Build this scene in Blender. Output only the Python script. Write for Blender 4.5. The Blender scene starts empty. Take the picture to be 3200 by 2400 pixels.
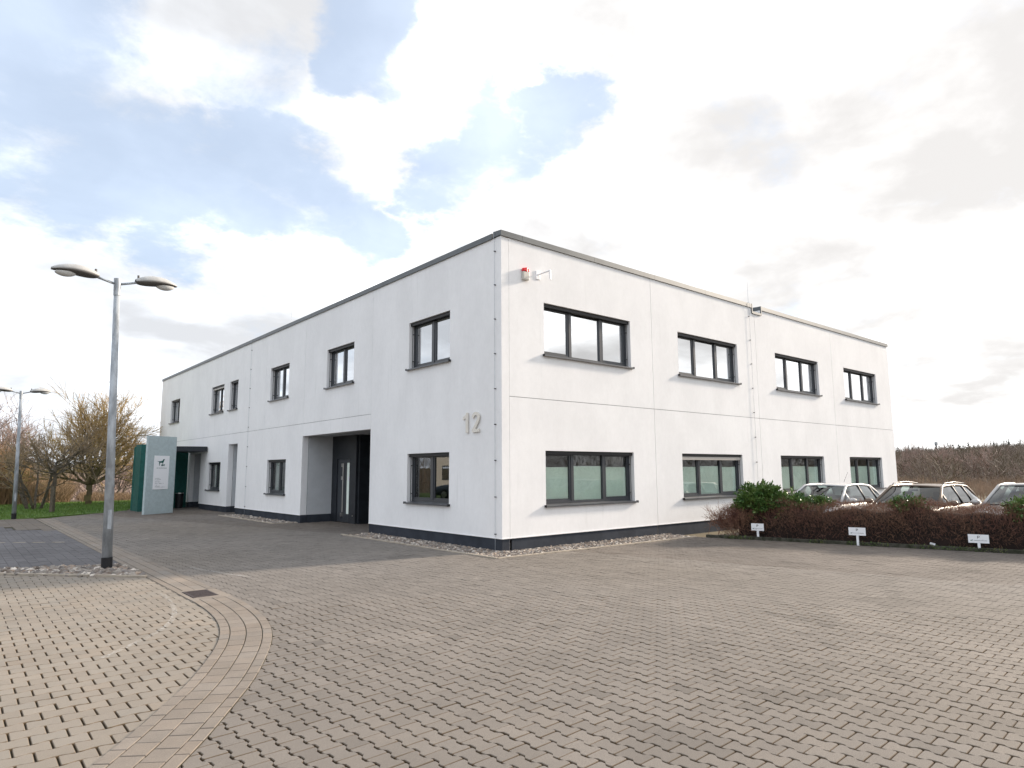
import bpy, bmesh, math, random
import numpy as np
from mathutils import Vector, Matrix
rad = math.radians
sc = bpy.context.scene
col = sc.collection
rng = np.random.default_rng(12)
random.seed(12)

# ------------------------------------------------------------------ camera
CAM = np.array([-9.2377, -11.2641, 1.7239])
YAW, PITCH, ROLL, F = rad(49.738), rad(7.477), rad(-0.333), 2061.34
_fw = np.array([math.cos(YAW)*math.cos(PITCH), math.sin(YAW)*math.cos(PITCH), math.sin(PITCH)])
_r = np.array([math.sin(YAW), -math.cos(YAW), 0.0]); _u = np.cross(_r, _fw)
_r2 = math.cos(ROLL)*_r + math.sin(ROLL)*_u; _u2 = -math.sin(ROLL)*_r + math.cos(ROLL)*_u
cd = bpy.data.cameras.new('camera'); cam = bpy.data.objects.new('camera', cd); col.objects.link(cam)
cd.sensor_width = 36; cd.lens = F/3200*36; cd.clip_start = 0.05; cd.clip_end = 9000
M = Matrix.Identity(4)
for i in range(3):
    M[i][0], M[i][1], M[i][2], M[i][3] = _r2[i], _u2[i], -_fw[i], CAM[i]
cam.matrix_world = M
sc.camera = cam

# ------------------------------------------------------------------ sky, sun, exposure
SUN_EL, SUN_AZ = rad(22.0), rad(-8.8)          # azimuth counted from +X towards +Y
sdir = Vector((math.cos(SUN_EL)*math.cos(SUN_AZ), math.cos(SUN_EL)*math.sin(SUN_AZ), math.sin(SUN_EL)))
sl = bpy.data.lights.new('sun', 'SUN'); sl.energy = 3.3; sl.angle = rad(5); sl.color = (1.0, 0.86, 0.71)
so = bpy.data.objects.new('sun', sl); col.objects.link(so)
so.rotation_euler = sdir.to_track_quat('Z', 'Y').to_euler(); so.location = (20, -10, 20)

world = bpy.data.worlds.new('World'); sc.world = world; world.use_nodes = True
nt = world.node_tree; nt.nodes.clear()
def N(t, **kw):
    n = nt.nodes.new(t)
    for k, v in kw.items(): setattr(n, k, v)
    return n
def LK(a, b): nt.links.new(a, b)
def S(x, sock):
    if isinstance(x, (int, float)): sock.default_value = x
    elif isinstance(x, tuple): sock.default_value = x
    else: LK(x, sock)
def mth(op, a, b=None, c=None, clamp=False):
    n = N('ShaderNodeMath', operation=op, use_clamp=clamp); S(a, n.inputs[0])
    if b is not None: S(b, n.inputs[1])
    if c is not None: S(c, n.inputs[2])
    return n.outputs[0]
def vmth(op, a, b=None, scale=None):
    n = N('ShaderNodeVectorMath', operation=op); S(a, n.inputs[0])
    if b is not None: S(b, n.inputs[1])
    if scale is not None: S(scale, n.inputs['Scale'])
    return n.outputs['Value'] if op in ('DOT_PRODUCT', 'LENGTH') else n.outputs[0]
def mrange(v, a, b, c=0.0, d=1.0, smooth=True):
    n = N('ShaderNodeMapRange', interpolation_type='SMOOTHSTEP' if smooth else 'LINEAR')
    S(v, n.inputs[0]); S(a, n.inputs[1]); S(b, n.inputs[2]); S(c, n.inputs[3]); S(d, n.inputs[4]); return n.outputs[0]
def mixc(f, a, b):
    n = N('ShaderNodeMix', data_type='RGBA'); S(f, n.inputs['Factor']); S(a, n.inputs[6]); S(b, n.inputs[7]); return n.outputs[2]
def noise(vec, scale, detail=6, rough=0.55, dist=0.0):
    n = N('ShaderNodeTexNoise'); S(vec, n.inputs['Vector']); n.inputs['Scale'].default_value = scale
    n.inputs['Detail'].default_value = detail; n.inputs['Roughness'].default_value = rough; n.inputs['Distortion'].default_value = dist
    return n.outputs['Fac'], n.outputs['Color']
sky = N('ShaderNodeTexSky', sky_type='NISHITA', sun_disc=False, sun_elevation=SUN_EL, sun_rotation=rad(90)-SUN_AZ,
        altitude=200, air_density=1.0, dust_density=1.2, ozone_density=1.6)
dirv = N('ShaderNodeTexCoord').outputs['Generated']
sep = N('ShaderNodeSeparateXYZ'); LK(dirv, sep.inputs[0])
zc = mth('MAXIMUM', sep.outputs[2], 0.0)
den = mth('ADD', zc, 0.22)
comb = N('ShaderNodeCombineXYZ')
LK(mth('DIVIDE', sep.outputs[0], den), comb.inputs[0]); LK(mth('DIVIDE', sep.outputs[1], den), comb.inputs[1]); comb.inputs[2].default_value = 3.7
P = comb.outputs[0]                                  # a flat cloud deck seen in perspective
_, wcol = noise(P, 2.4, 8, 0.62)
warp = vmth('SCALE', vmth('SUBTRACT', wcol, (0.5, 0.5, 0.5)), scale=0.40)
dw = vmth('NORMALIZE', vmth('ADD', dirv, vmth('SCALE', warp, scale=0.75)))
gap = None                                           # clear gaps between the clouds
for (gx, gy, gz, a, w) in [(.548, .692, .466, 5.2, 1.0), (.500, .748, .438, 4.6, 1.0), (.600, .625, .498, 3.4, .85), (.02, .885, .47, 10, .95),
                        (.075, .905, .415, 7, .8), (.194, .901, .385, 6, .9), (.300, .870, .395, 6.0, .9), (.376, .740, .562, 4.0, .95),
                        (.411, .838, .362, 4.0, .8), (-.15, .80, .58, 13, .9), (.265, .81, .52, 4, .45),
                        (-.75, .2, .62, 15, .9), (.1, -.3, .93, 17, .8), (-.5, -.7, .5, 14, .9), (.35, -.8, .45, 9, .6), (-.95, -.1, .3, 8, .7)]:
    l = math.sqrt(gx*gx+gy*gy+gz*gz)
    d = vmth('DOT_PRODUCT', dw, (gx/l, gy/l, gz/l))
    b = mth('MULTIPLY', mrange(d, math.cos(rad(a*1.25)), math.cos(rad(a*0.45))), w)
    gap = b if gap is None else mth('MAXIMUM', gap, b)
f1, _ = noise(P, 2.6, 10, 0.58, 0.35)
f2, _ = noise(P, 8.0, 10, 0.66, 0.3)
cov = mth('ADD', mth('MULTIPLY', mth('SUBTRACT', f1, 0.5), 2.1), mth('MULTIPLY', mth('SUBTRACT', f2, 0.5), 1.1))
mask = mrange(mth('SUBTRACT', mth('ADD', cov, 0.62), mth('MULTIPLY', gap, 1.05)), -0.30, 0.58)
mask = mth('ADD', 0.20, mth('MULTIPLY', mask, 0.80))
sh1, _ = noise(vmth('ADD', P, (6.6, 11.8, 0.0)), 1.5, 6, 0.5, 0.4)
sh2, _ = noise(vmth('ADD', P, (1.0, 8.0, 0.6)), 4.0, 8, 0.55, 0.3)
shade = mth('ADD', mth('MULTIPLY', sh1, 0.72), mth('MULTIPLY', sh2, 0.28))
light = mth('POWER', mrange(shade, 0.40, 0.66, 0.0, 1.0, smooth=False), 1.4)
sund = vmth('DOT_PRODUCT', dirv, tuple(sdir))
glow = mth('POWER', mth('MAXIMUM', sund, 0.0), 2.5)
CL = 9.2
ccol = mixc(light, (0.415*CL, 0.43*CL, 0.455*CL, 1), (1.06*CL, 1.12*CL, 1.20*CL, 1))
warm = mixc(mrange(sund, -0.1, 0.9), (1.0, 1.0, 1.0, 1), (1.06, 1.0, 0.93, 1))
cm = N('ShaderNodeMix', data_type='RGBA', blend_type='MULTIPLY'); cm.inputs['Factor'].default_value = 1
LK(ccol, cm.inputs[6]); LK(warm, cm.inputs[7])
csc = vmth('SCALE', cm.outputs[2], scale=mth('ADD', 0.96, mth('MULTIPLY', glow, 0.08)))
skyb = mixc(0.62, sky.outputs[0], (3.3, 3.95, 4.95, 1))
final = mixc(mask, skyb, csc)
bg = N('ShaderNodeBackground'); LK(final, bg.inputs[0]); bg.inputs[1].default_value = 0.1
wo = N('ShaderNodeOutputWorld'); LK(bg.outputs[0], wo.inputs[0])

sc.view_settings.view_transform = 'Standard'; sc.view_settings.look = 'None'
sc.view_settings.gamma = 1; sc.view_settings.use_curve_mapping = False
sc.view_settings.exposure = 1.12
sc.cycles.use_denoising = True
sc.cycles.max_bounces = 8; sc.cycles.transparent_max_bounces = 16
sc.cycles.sample_clamp_indirect = 8

# ------------------------------------------------------------------ materials
def mat(name, color, rough=0.7, metal=0.0, spec=0.4, var=0.0, vscale=3.0, bump=0.0, bscale=60.0, color2=None, tone=False, vdetail=5, stretch=None, fine=0.0, fscale=180.0):
    global nt
    m = bpy.data.materials.new(name); m.use_nodes = True
    nt = m.node_tree
    p = nt.nodes['Principled BSDF']
    p.inputs['Roughness'].default_value = rough; p.inputs['Metallic'].default_value = metal
    p.inputs['Specular IOR Level'].default_value = spec
    c = tuple(color)+(1,)
    out = None
    pos = N('ShaderNodeNewGeometry').outputs['Position']
    if stretch: pos = vmth('MULTIPLY', pos, stretch)
    if var or color2:
        fac, _ = noise(pos, vscale, vdetail, 0.6)
        ff = mrange(fac, 0.32, 0.68)
        if color2: out = mixc(ff, c, tuple(color2)+(1,))
        else: out = mixc(ff, tuple(x*(1-var) for x in color)+(1,), tuple(min(1, x*(1+var)) for x in color)+(1,))
    if fine:
        fac, _ = noise(pos, fscale, 3, 0.7)
        k = mrange(fac, 0.25, 0.75, 1-fine, 1+fine)
        out = vmth('SCALE', out if out is not None else c[:3], scale=k)
    if tone:
        a = N('ShaderNodeAttribute', attribute_name='tone')
        out = vmth('MULTIPLY', out if out is not None else c[:3], a.outputs['Color'])
    if out is not None: LK(out, p.inputs['Base Color'])
    else: p.inputs['Base Color'].default_value = c
    if bump:
        fac, _ = noise(pos, bscale, 4, 0.6)
        b = N('ShaderNodeBump'); b.inputs['Strength'].default_value = bump; b.inputs['Distance'].default_value = 0.01
        LK(fac, b.inputs['Height']); LK(b.outputs[0], p.inputs['Normal'])
    return m
def glassmat(name, tint, refl, base=0.0):
    global nt
    m = bpy.data.materials.new(name); m.use_nodes = True; nt = m.node_tree; nt.nodes.clear()
    tr = N('ShaderNodeBsdfTransparent'); tr.inputs[0].default_value = tuple(tint)+(1,)
    gl = N('ShaderNodeBsdfGlossy'); gl.inputs['Roughness'].default_value = 0.005; gl.inputs[0].default_value = (0.96, 0.98, 1, 1)
    fr = N('ShaderNodeFresnel'); fr.inputs[0].default_value = refl
    f = mth('ADD', fr.outputs[0], base, clamp=True)
    mx = N('ShaderNodeMixShader'); LK(f, mx.inputs[0]); LK(tr.outputs[0], mx.inputs[1]); LK(gl.outputs[0], mx.inputs[2])
    o = N('ShaderNodeOutputMaterial'); LK(mx.outputs[0], o.inputs[0])
    return m
MT = {}
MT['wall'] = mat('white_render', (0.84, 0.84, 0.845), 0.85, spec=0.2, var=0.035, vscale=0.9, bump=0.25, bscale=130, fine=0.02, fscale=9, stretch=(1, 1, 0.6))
def add_streaks(m):
    global nt
    nt = m.node_tree; p = nt.nodes['Principled BSDF']; src = p.inputs['Base Color'].links[0].from_socket
    pos = N('ShaderNodeNewGeometry').outputs['Position']
    f, _ = noise(vmth('MULTIPLY', pos, (7.0, 7.0, 0.35)), 1.0, 4, 0.6); g, _ = noise(pos, 0.45, 3, 0.6)
    k = mth('MULTIPLY', mrange(f, 0.55, 0.80, 0.0, 1.0), mrange(g, 0.42, 0.65, 0.0, 1.0))
    c = mixc(mth('MULTIPLY', k, 0.55), src, (0.70, 0.705, 0.70, 1)); LK(c, p.inputs['Base Color'])
add_streaks(MT['wall'])
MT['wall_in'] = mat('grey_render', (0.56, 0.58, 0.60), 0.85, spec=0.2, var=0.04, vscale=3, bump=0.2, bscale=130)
MT['joint'] = mat('joint_sealant', (0.30, 0.30, 0.31), 0.8)
MT['plinth'] = mat('plinth_paint', (0.042, 0.048, 0.060), 0.8, spec=0.12, var=0.15, vscale=2.5, bump=0.15, bscale=90)
MT['drip'] = mat('white_drip_profile', (0.85, 0.85, 0.86), 0.4)
MT['coping'] = mat('coping_metal', (0.095, 0.105, 0.112), 0.42, metal=0.3, spec=0.5, var=0.1, vscale=2)
MT['frame'] = mat('anthracite_frame', (0.045, 0.050, 0.058), 0.35, spec=0.5)
MT['sill'] = mat('sill_metal', (0.10, 0.105, 0.115), 0.32, metal=0.3, spec=0.5, var=0.08, vscale=4)
MT['rail'] = mat('blind_rail', (0.06, 0.06, 0.065), 0.4)
MT['slat'] = mat('blind_slat', (0.55, 0.52, 0.48), 0.45, spec=0.4)
MT['glass'] = glassmat('window_glass', (0.66, 0.76, 0.73), 1.5, 0.66)
MT['glass_low'] = glassmat('clear_window_glass', (0.95, 0.98, 0.96), 1.5, 0.07)
MT['clear'] = glassmat('clear_pane_back', (0.97, 0.985, 0.98), 1.0, 0.0)
MT['film'] = mat('frosted_film', (0.82, 0.91, 0.84), 0.6, var=0.05, vscale=2)
MT['room'] = mat('room_wall', (0.35, 0.36, 0.36), 0.9)
MT['curtain'] = mat('curtain_fabric', (0.55, 0.58, 0.56), 0.9)
MT['dark'] = mat('dark_cladding', (0.018, 0.022, 0.028), 0.55, var=0.2, vscale=4, bump=0.3, bscale=70)
MT['steel'] = mat('brushed_steel', (0.62, 0.60, 0.57), 0.35, metal=0.9)
MT['steel_num'] = mat('number_steel', (0.72, 0.69, 0.63), 0.5, metal=0.25)
MT['galv'] = mat('galvanised_steel', (0.36, 0.39, 0.42), 0.5, metal=0.25, var=0.28, vscale=9, stretch=(1, 1, 0.35))
MT['lamp'] = mat('lamp_housing', (0.43, 0.43, 0.42), 0.5, var=0.08, vscale=8)
MT['lampdark'] = mat('lamp_underside', (0.10, 0.095, 0.09), 0.55)
MT['lens'] = mat('lamp_lens', (0.62, 0.63, 0.62), 0.18, spec=0.6)
MT['black'] = mat('black_plastic', (0.012, 0.012, 0.014), 0.5)
MT['rubber'] = mat('tyre_rubber', (0.02, 0.02, 0.02), 0.85)
MT['white'] = mat('white_sign', (0.86, 0.87, 0.89), 0.35)
MT['greyprint'] = mat('grey_print', (0.36, 0.38, 0.39), 0.6)
MT['greenprint'] = mat('green_print', (0.012, 0.10, 0.085), 0.6)
MT['mono'] = mat('monolith_concrete', (0.43, 0.51, 0.525), 0.75, var=0.06, vscale=8, fine=0.10, fscale=60)
MT['green'] = mat('green_render', (0.018, 0.105, 0.090), 0.8, var=0.12, vscale=6, fine=0.2, fscale=40)
MT['red'] = mat('red_alarm_cap', (0.75, 0.02, 0.03), 0.3)
MT['beige'] = mat('beige_plastic', (0.55, 0.53, 0.48), 0.5)
MT['stoneR'] = mat('grey_paver', (0.178, 0.160, 0.142), 0.85, spec=0.25, var=0.06, vscale=1.1, bump=0.5, bscale=220, tone=True, fine=0.22, fscale=170)
MT['stoneL'] = mat('beige_paver', (0.245, 0.214, 0.178), 0.85, spec=0.25, var=0.06, vscale=0.9, bump=0.35, bscale=220, tone=True, fine=0.12, fscale=170)
MT['sett'] = mat('band_sett', (0.225, 0.193, 0.162), 0.85, spec=0.25, var=0.08, vscale=2, bump=0.4, bscale=220, tone=True, fine=0.16, fscale=170)
MT['lane'] = mat('lane_paver', (0.122, 0.117, 0.121), 0.85, spec=0.25, var=0.10, vscale=0.8, tone=True, fine=0.15, fscale=120)
MT['bed'] = mat('joint_soil', (0.030, 0.021, 0.011), 0.95, color2=(0.026, 0.027, 0.008), vscale=3.0)
MT['bedL'] = mat('joint_grit', (0.035, 0.030, 0.024), 0.95, color2=(0.025, 0.024, 0.012), vscale=3.0)
MT['kerb'] = mat('kerb_concrete', (0.36, 0.31, 0.25), 0.85, var=0.15, vscale=5, bump=0.4, bscale=120)
MT['kerbdark'] = mat('mossy_kerb', (0.075, 0.070, 0.058), 0.9, color2=(0.022, 0.026, 0.012), vscale=9, bump=0.6, bscale=60)
MT['pebble'] = mat('pebbles', (0.33, 0.305, 0.28), 0.75, var=0.1, vscale=30, tone=True, bump=0.2, bscale=90)
MT['gravelbed'] = mat('gravel_bed', (0.14, 0.12, 0.10), 0.95, var=0.3, vscale=25)
MT['iron'] = mat('cast_iron', (0.055, 0.040, 0.038), 0.65, metal=0.3, var=0.2, vscale=20)
MT['chalk'] = None
MT['asphalt'] = mat('asphalt', (0.06, 0.06, 0.062), 0.9, var=0.15, vscale=2, fine=0.2)
MT['earth'] = mat('meadow_ground', (0.085, 0.075, 0.035), 0.95, color2=(0.13, 0.095, 0.06), vscale=0.05, fine=0.2, fscale=2)
MT['soil'] = mat('hedge_soil', (0.035, 0.028, 0.020), 0.95, var=0.3, vscale=9)
MT['lawn'] = mat('lawn', (0.07, 0.145, 0.022), 0.9, color2=(0.105, 0.16, 0.035), vscale=1.2)
MT['blade'] = mat('grass_blades', (0.085, 0.18, 0.028), 0.8, color2=(0.13, 0.19, 0.04), vscale=1.5)
MT['bark'] = mat('tree_bark', (0.12, 0.092, 0.058), 0.9, color2=(0.15, 0.125, 0.055), vscale=2.5, bump=0.4, bscale=30)
MT['barkdark'] = mat('dark_bark', (0.11, 0.09, 0.068), 0.9, var=0.2, vscale=4, bump=0.4, bscale=30)
MT['twigy'] = mat('yellow_twigs', (0.46, 0.33, 0.14), 0.85, color2=(0.33, 0.225, 0.105), vscale=0.8)
MT['twigd'] = mat('dark_twigs', (0.24, 0.18, 0.115), 0.85, var=0.2, vscale=1)
MT['twigp'] = mat('purple_twigs', (0.27, 0.20, 0.17), 0.85, var=0.15, vscale=0.3)
MT['reed'] = mat('dry_reeds', (0.30, 0.20, 0.105), 0.85, color2=(0.23, 0.14, 0.08), vscale=0.6)
MT['straw'] = mat('straw_grass', (0.27, 0.20, 0.14), 0.85, color2=(0.20, 0.14, 0.10), vscale=0.3)
MT['bramble'] = mat('bramble_twigs', (0.22, 0.15, 0.09), 0.85, color2=(0.25, 0.18, 0.11), vscale=0.5)
MT['wood'] = mat('woodland_twigs', (0.115, 0.098, 0.060), 0.9, color2=(0.205, 0.160, 0.138), vscale=0.07, vdetail=5)
MT['conifer'] = mat('conifer_needles', (0.022, 0.034, 0.028), 0.9, var=0.2, vscale=0.1)
MT['hedge'] = mat('hedge_twigs', (0.17, 0.080, 0.058), 0.85, color2=(0.24, 0.135, 0.085), vscale=2.2)
MT['hedgecore'] = mat('hedge_dark_core', (0.022, 0.013, 0.010), 0.95, var=0.3, vscale=8)  # dark colour of the light-blocking core added inside the hedge
MT['laurel'] = mat('laurel_leaf', (0.045, 0.115, 0.030), 0.38, spec=0.5, color2=(0.125, 0.19, 0.040), vscale=4)
MT['weed'] = mat('weed_leaf', (0.06, 0.12, 0.025), 0.6, color2=(0.12, 0.13, 0.04), vscale=6)
MT['farfield'] = mat('far_field', (0.19, 0.14, 0.085), 0.95, var=0.2, vscale=0.02)
MT['pink'] = mat('pink_scrap', (0.62, 0.25, 0.24), 0.6)

# ------------------------------------------------------------------ mesh helpers
class MB:
    def __init__(s): s.v = []; s.f = []
    def quad(s, a, b, c, d):
        n = len(s.v); s.v += [tuple(a), tuple(b), tuple(c), tuple(d)]; s.f.append((n, n+1, n+2, n+3))
    def box(s, x0, x1, y0, y1, z0, z1, T=None):
        n = len(s.v)
        for x, y, z in ((x0,y0,z0),(x1,y0,z0),(x1,y1,z0),(x0,y1,z0),(x0,y0,z1),(x1,y0,z1),(x1,y1,z1),(x0,y1,z1)):
            s.v.append(T(x, y, z) if T else (x, y, z))
        for f in ((0,3,2,1),(4,5,6,7),(0,1,5,4),(1,2,6,5),(2,3,7,6),(3,0,4,7)): s.f.append(tuple(n+i for i in f))
        return s
    def tube(s, pts, radii, n=8, caps=True):
        pts = [Vector(p) for p in pts]
        if isinstance(radii, (int, float)): radii = [radii]*len(pts)
        base = len(s.v)
        prev = None
        for i, p in enumerate(pts):
            t = (pts[min(i+1, len(pts)-1)]-pts[max(i-1, 0)]).normalized()
            if prev is None:
                a = Vector((0, 0, 1)) if abs(t.z) < 0.9 else Vector((1, 0, 0))
                e1 = t.cross(a).normalized()
            else:
                e1 = (prev - t*prev.dot(t)).normalized()
            prev = e1; e2 = t.cross(e1)
            for k in range(n):
                a = 2*math.pi*k/n
                q = p+(e1*math.cos(a)+e2*math.sin(a))*radii[i]; s.v.append(tuple(q))
        for i in range(len(pts)-1):
            for k in range(n):
                a = base+i*n+k; b = base+i*n+(k+1) % n
                s.f.append((a, b, b+n, a+n))
        if caps:
            s.f.append(tuple(base+k for k in range(n))[::-1])
            e = base+(len(pts)-1)*n; s.f.append(tuple(e+k for k in range(n)))
        return s
    def grid(s, fn, nu, nv):
        base = len(s.v)
        for i in range(nu+1):
            for j in range(nv+1): s.v.append(tuple(fn(i/nu, j/nv)))
        for i in range(nu):
            for j in range(nv):
                a = base+i*(nv+1)+j; s.f.append((a, a+1, a+nv+2, a+nv+1))
        return s
    def poly(s, pts2, T, d0, d1):                    # extruded outline, T(u, depth, z)
        n = len(s.v); k = len(pts2)
        for d in (d0, d1):
            for (u, z) in pts2: s.v.append(tuple(T(u, d, z)))
        s.f.append(tuple(range(n, n+k))); s.f.append(tuple(range(n+k, n+2*k))[::-1])
        for i in range(k):
            j = (i+1) % k; s.f.append((n+i, n+j, n+k+j, n+k+i))
        return s
    def build(s, name, m, parent=None, smooth=False, bevel=0.0, recalc=True, thick=0.0):
        me = bpy.data.meshes.new(name); me.from_pydata(s.v, [], s.f)
        if recalc or bevel:
            bm = bmesh.new(); bm.from_mesh(me)
            bmesh.ops.recalc_face_normals(bm, faces=bm.faces)
            if bevel: bmesh.ops.bevel(bm, geom=list(bm.edges), offset=bevel, segments=2, affect='EDGES', profile=0.5)
            bm.to_mesh(me); bm.free()
        me.materials.append(MT[m] if isinstance(m, str) else m)
        if smooth: me.polygons.foreach_set('use_smooth', [True]*len(me.polygons))
        o = bpy.data.objects.new(name, me); col.objects.link(o)
        if parent is not None: o.parent = parent
        if thick:
            md = o.modifiers.new('thickness', 'SOLIDIFY'); md.thickness = thick; md.offset = -1
        return o
def np_mesh(name, V, loops, sizes, m, parent=None, tone=None, smooth=False):
    V = np.asarray(V, np.float32); loops = np.asarray(loops, np.int32).ravel(); sizes = np.asarray(sizes, np.int32)
    me = bpy.data.meshes.new(name)
    me.vertices.add(len(V)); me.vertices.foreach_set('co', V.ravel())
    me.loops.add(len(loops)); me.loops.foreach_set('vertex_index', loops)
    me.polygons.add(len(sizes)); st = np.concatenate([[0], np.cumsum(sizes)[:-1]]).astype(np.int32)
    me.polygons.foreach_set('loop_start', st)
    me.polygons.foreach_set('use_smooth', np.full(len(sizes), bool(smooth)))
    me.update(calc_edges=True)
    if tone is not None:
        at = me.color_attributes.new('tone', 'FLOAT_COLOR', 'POINT')
        t = np.ones((len(V), 4), np.float32); t[:, :3] = tone if tone.ndim == 2 else tone[:, None]
        at.data.foreach_set('color', t.ravel())
    me.materials.append(MT[m] if isinstance(m, str) else m)
    if name is None: return me
    o = bpy.data.objects.new(name, me); col.objects.link(o)
    if parent is not None: o.parent = parent
    return o
def tag(o, label=None, cat=None, group=None, kind=None):
    if label: o['label'] = label
    if cat: o['category'] = cat
    if group: o['group'] = group
    if kind: o['kind'] = kind
    return o
def empty(name, loc=(0, 0, 0), rot=(0, 0, 0)):
    o = bpy.data.objects.new(name, None); col.objects.link(o); o.location = loc; o.rotation_euler = rot
    o.empty_display_size = 0.2
    return o
def project(X):
    D = np.asarray(X, float)-CAM
    w = D@_fw
    return 1600+F*(D@_r2)/w, 1200-F*(D@_u2)/w, w
def inpoly(x, y, poly):
    x = np.asarray(x); y = np.asarray(y); r = np.zeros(x.shape, bool); n = len(poly)
    for i in range(n):
        x0, y0 = poly[i]; x1, y1 = poly[(i+1) % n]
        c = ((y0 > y) != (y1 > y)) & (x < (x1-x0)*(y-y0)/(y1-y0+1e-12)+x0); r ^= c
    return r
def flat(name, poly, z, m, kind='structure', depth=None):
    b = MB(); n = len(poly)
    b.v = [(x, y, z) for x, y in poly]; b.f = [tuple(range(n))]
    if depth:
        b.v += [(x, y, z-depth) for x, y in poly]
        for i in range(n): j = (i+1) % n; b.f.append((i, j, n+j, n+i))
    o = b.build(name, m, recalc=False)
    if kind: o['kind'] = kind
    return o
TR = lambda u, d, z: (u, d, z)       # right face: u along +x, depth +y
TL = lambda u, d, z: (d, u, z)       # left face: u along +y, depth +x

# ------------------------------------------------------------------ terrain
def sm(t): t = np.clip(t, 0, 1); return t*t*(3-2*t)
def terrain_h(x, y):
    x = np.asarray(x, float); y = np.asarray(y, float)
    r = np.hypot(x, y); a = np.arctan2(y, x)
    right = sm((rad(42)-np.abs(a-rad(-2)))/rad(20))
    back = sm((rad(70)-np.abs(a-rad(105)))/rad(30))
    h = -0.09+right*(2.6*sm((r-60)/230)+6*sm((r-420)/900))
    h = h-back*(5.0*sm((r-40)/70))+back*(13*sm((r-300)/1200))
    rest = (1-right)*(1-back)
    h = h+rest*3.5*sm((r-60)/300)
    return h
rs = np.concatenate([[0.0], np.geomspace(8, 6000, 46)]); na = 96
V = [(2.0, 2.0, -0.09)]
for r in rs[1:]:
    for k in range(na):
        a = 2*math.pi*k/na; x = r*math.cos(a); y = r*math.sin(a); V.append((x, y, float(terrain_h(x, y))))
L_, Z_ = [], []
for k in range(na): L_ += [0, 1+k, 1+(k+1) % na]; Z_.append(3)
for i in range(len(rs)-2):
    for k in range(na):
        a = 1+i*na+k; b = 1+i*na+(k+1) % na; L_ += [a, a+na, b+na, b]; Z_.append(4)
tag(np_mesh('ground', V, L_, Z_, 'earth', smooth=True), kind='structure')

# ------------------------------------------------------------------ paved areas
inner = np.array([(-10.6, -9.35), (-9.6, -8.0), (-9.0, -7.2), (-8.47, -6.48), (-8.21, -6.12), (-7.92, -5.67), (-7.61, -5.19), (-7.27, -4.54), (-7.0, -3.95),
                  (-6.79, -3.31), (-6.66, -2.57), (-6.605, -1.81), (-6.60, -1.22), (-6.60, -0.6)])
def resample(pl, step):
    d = np.concatenate([[0], np.cumsum(np.hypot(*np.diff(pl, axis=0).T))])
    n = int(round(d[-1]/step)); t = np.linspace(0, d[-1], n+1)
    return np.stack([np.interp(t, d, pl[:, 0]), np.interp(t, d, pl[:, 1])], 1)
def smooth_line(pl, step):                       # Chaikin, then even steps
    for _ in range(3):
        q = [pl[0]]
        for a, b in zip(pl[:-1], pl[1:]): q += [0.75*a+0.25*b, 0.25*a+0.75*b]
        q.append(pl[-1]); pl = np.array(q)
    return resample(pl, step)
arc = smooth_line(inner, 0.05)
tg = np.gradient(arc, axis=0); tg /= np.hypot(*tg.T)[:, None]
nr = np.stack([tg[:, 1], -tg[:, 0]], 1)          # to the right of travel = towards the courtyard
def arc_at(i, off): return arc[i]+nr[i]*off
mid = arc+nr*0.265
# courtyard outline (stones whose centre falls inside are laid)
HF = [(5.72, -1.28), (7.42, -7.6), (8.9, -13.1)]  # front line of the hedge bed
yard = [tuple(p) for p in mid]+[(-6.335, -0.5), (-6.335, 20.05), (-2.7, 24.0), (-2.7, 24.9), (1.1, 24.9), (1.1, 18.9), (.55, 18.9), (.55, 17.6), (-0.1, 17.6), (-.80, 17.0), (-.80, 11.2), (0.0, 10.86), (2.2, 10.86), (2.2, 6.0), (0, 6.0),
        (-0.86, 5.9), (-0.86, -0.90), (5.55, -1.05)]+HF+[(8.9, -14), (-10.6, -14)]
kerbA, kerbB = np.array([-13.5, 8.6]), np.array([-6.60, 1.28])       # front edge of the lamp bed
park = [tuple(p) for p in mid[::-1]]+[(-10.6, -14), (-20, -14), (-20, 13)]+[tuple(kerbA), tuple(kerbB), (-6.43, 1.1), (-6.43, -0.5)]
lane = [(-6.40, 3.10), (-6.40, 13.4), (-7.45, 14.1), (-8.6, 20.6), (-20, 24), (-20, 10.0), (-8.4, 4.03)]

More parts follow.
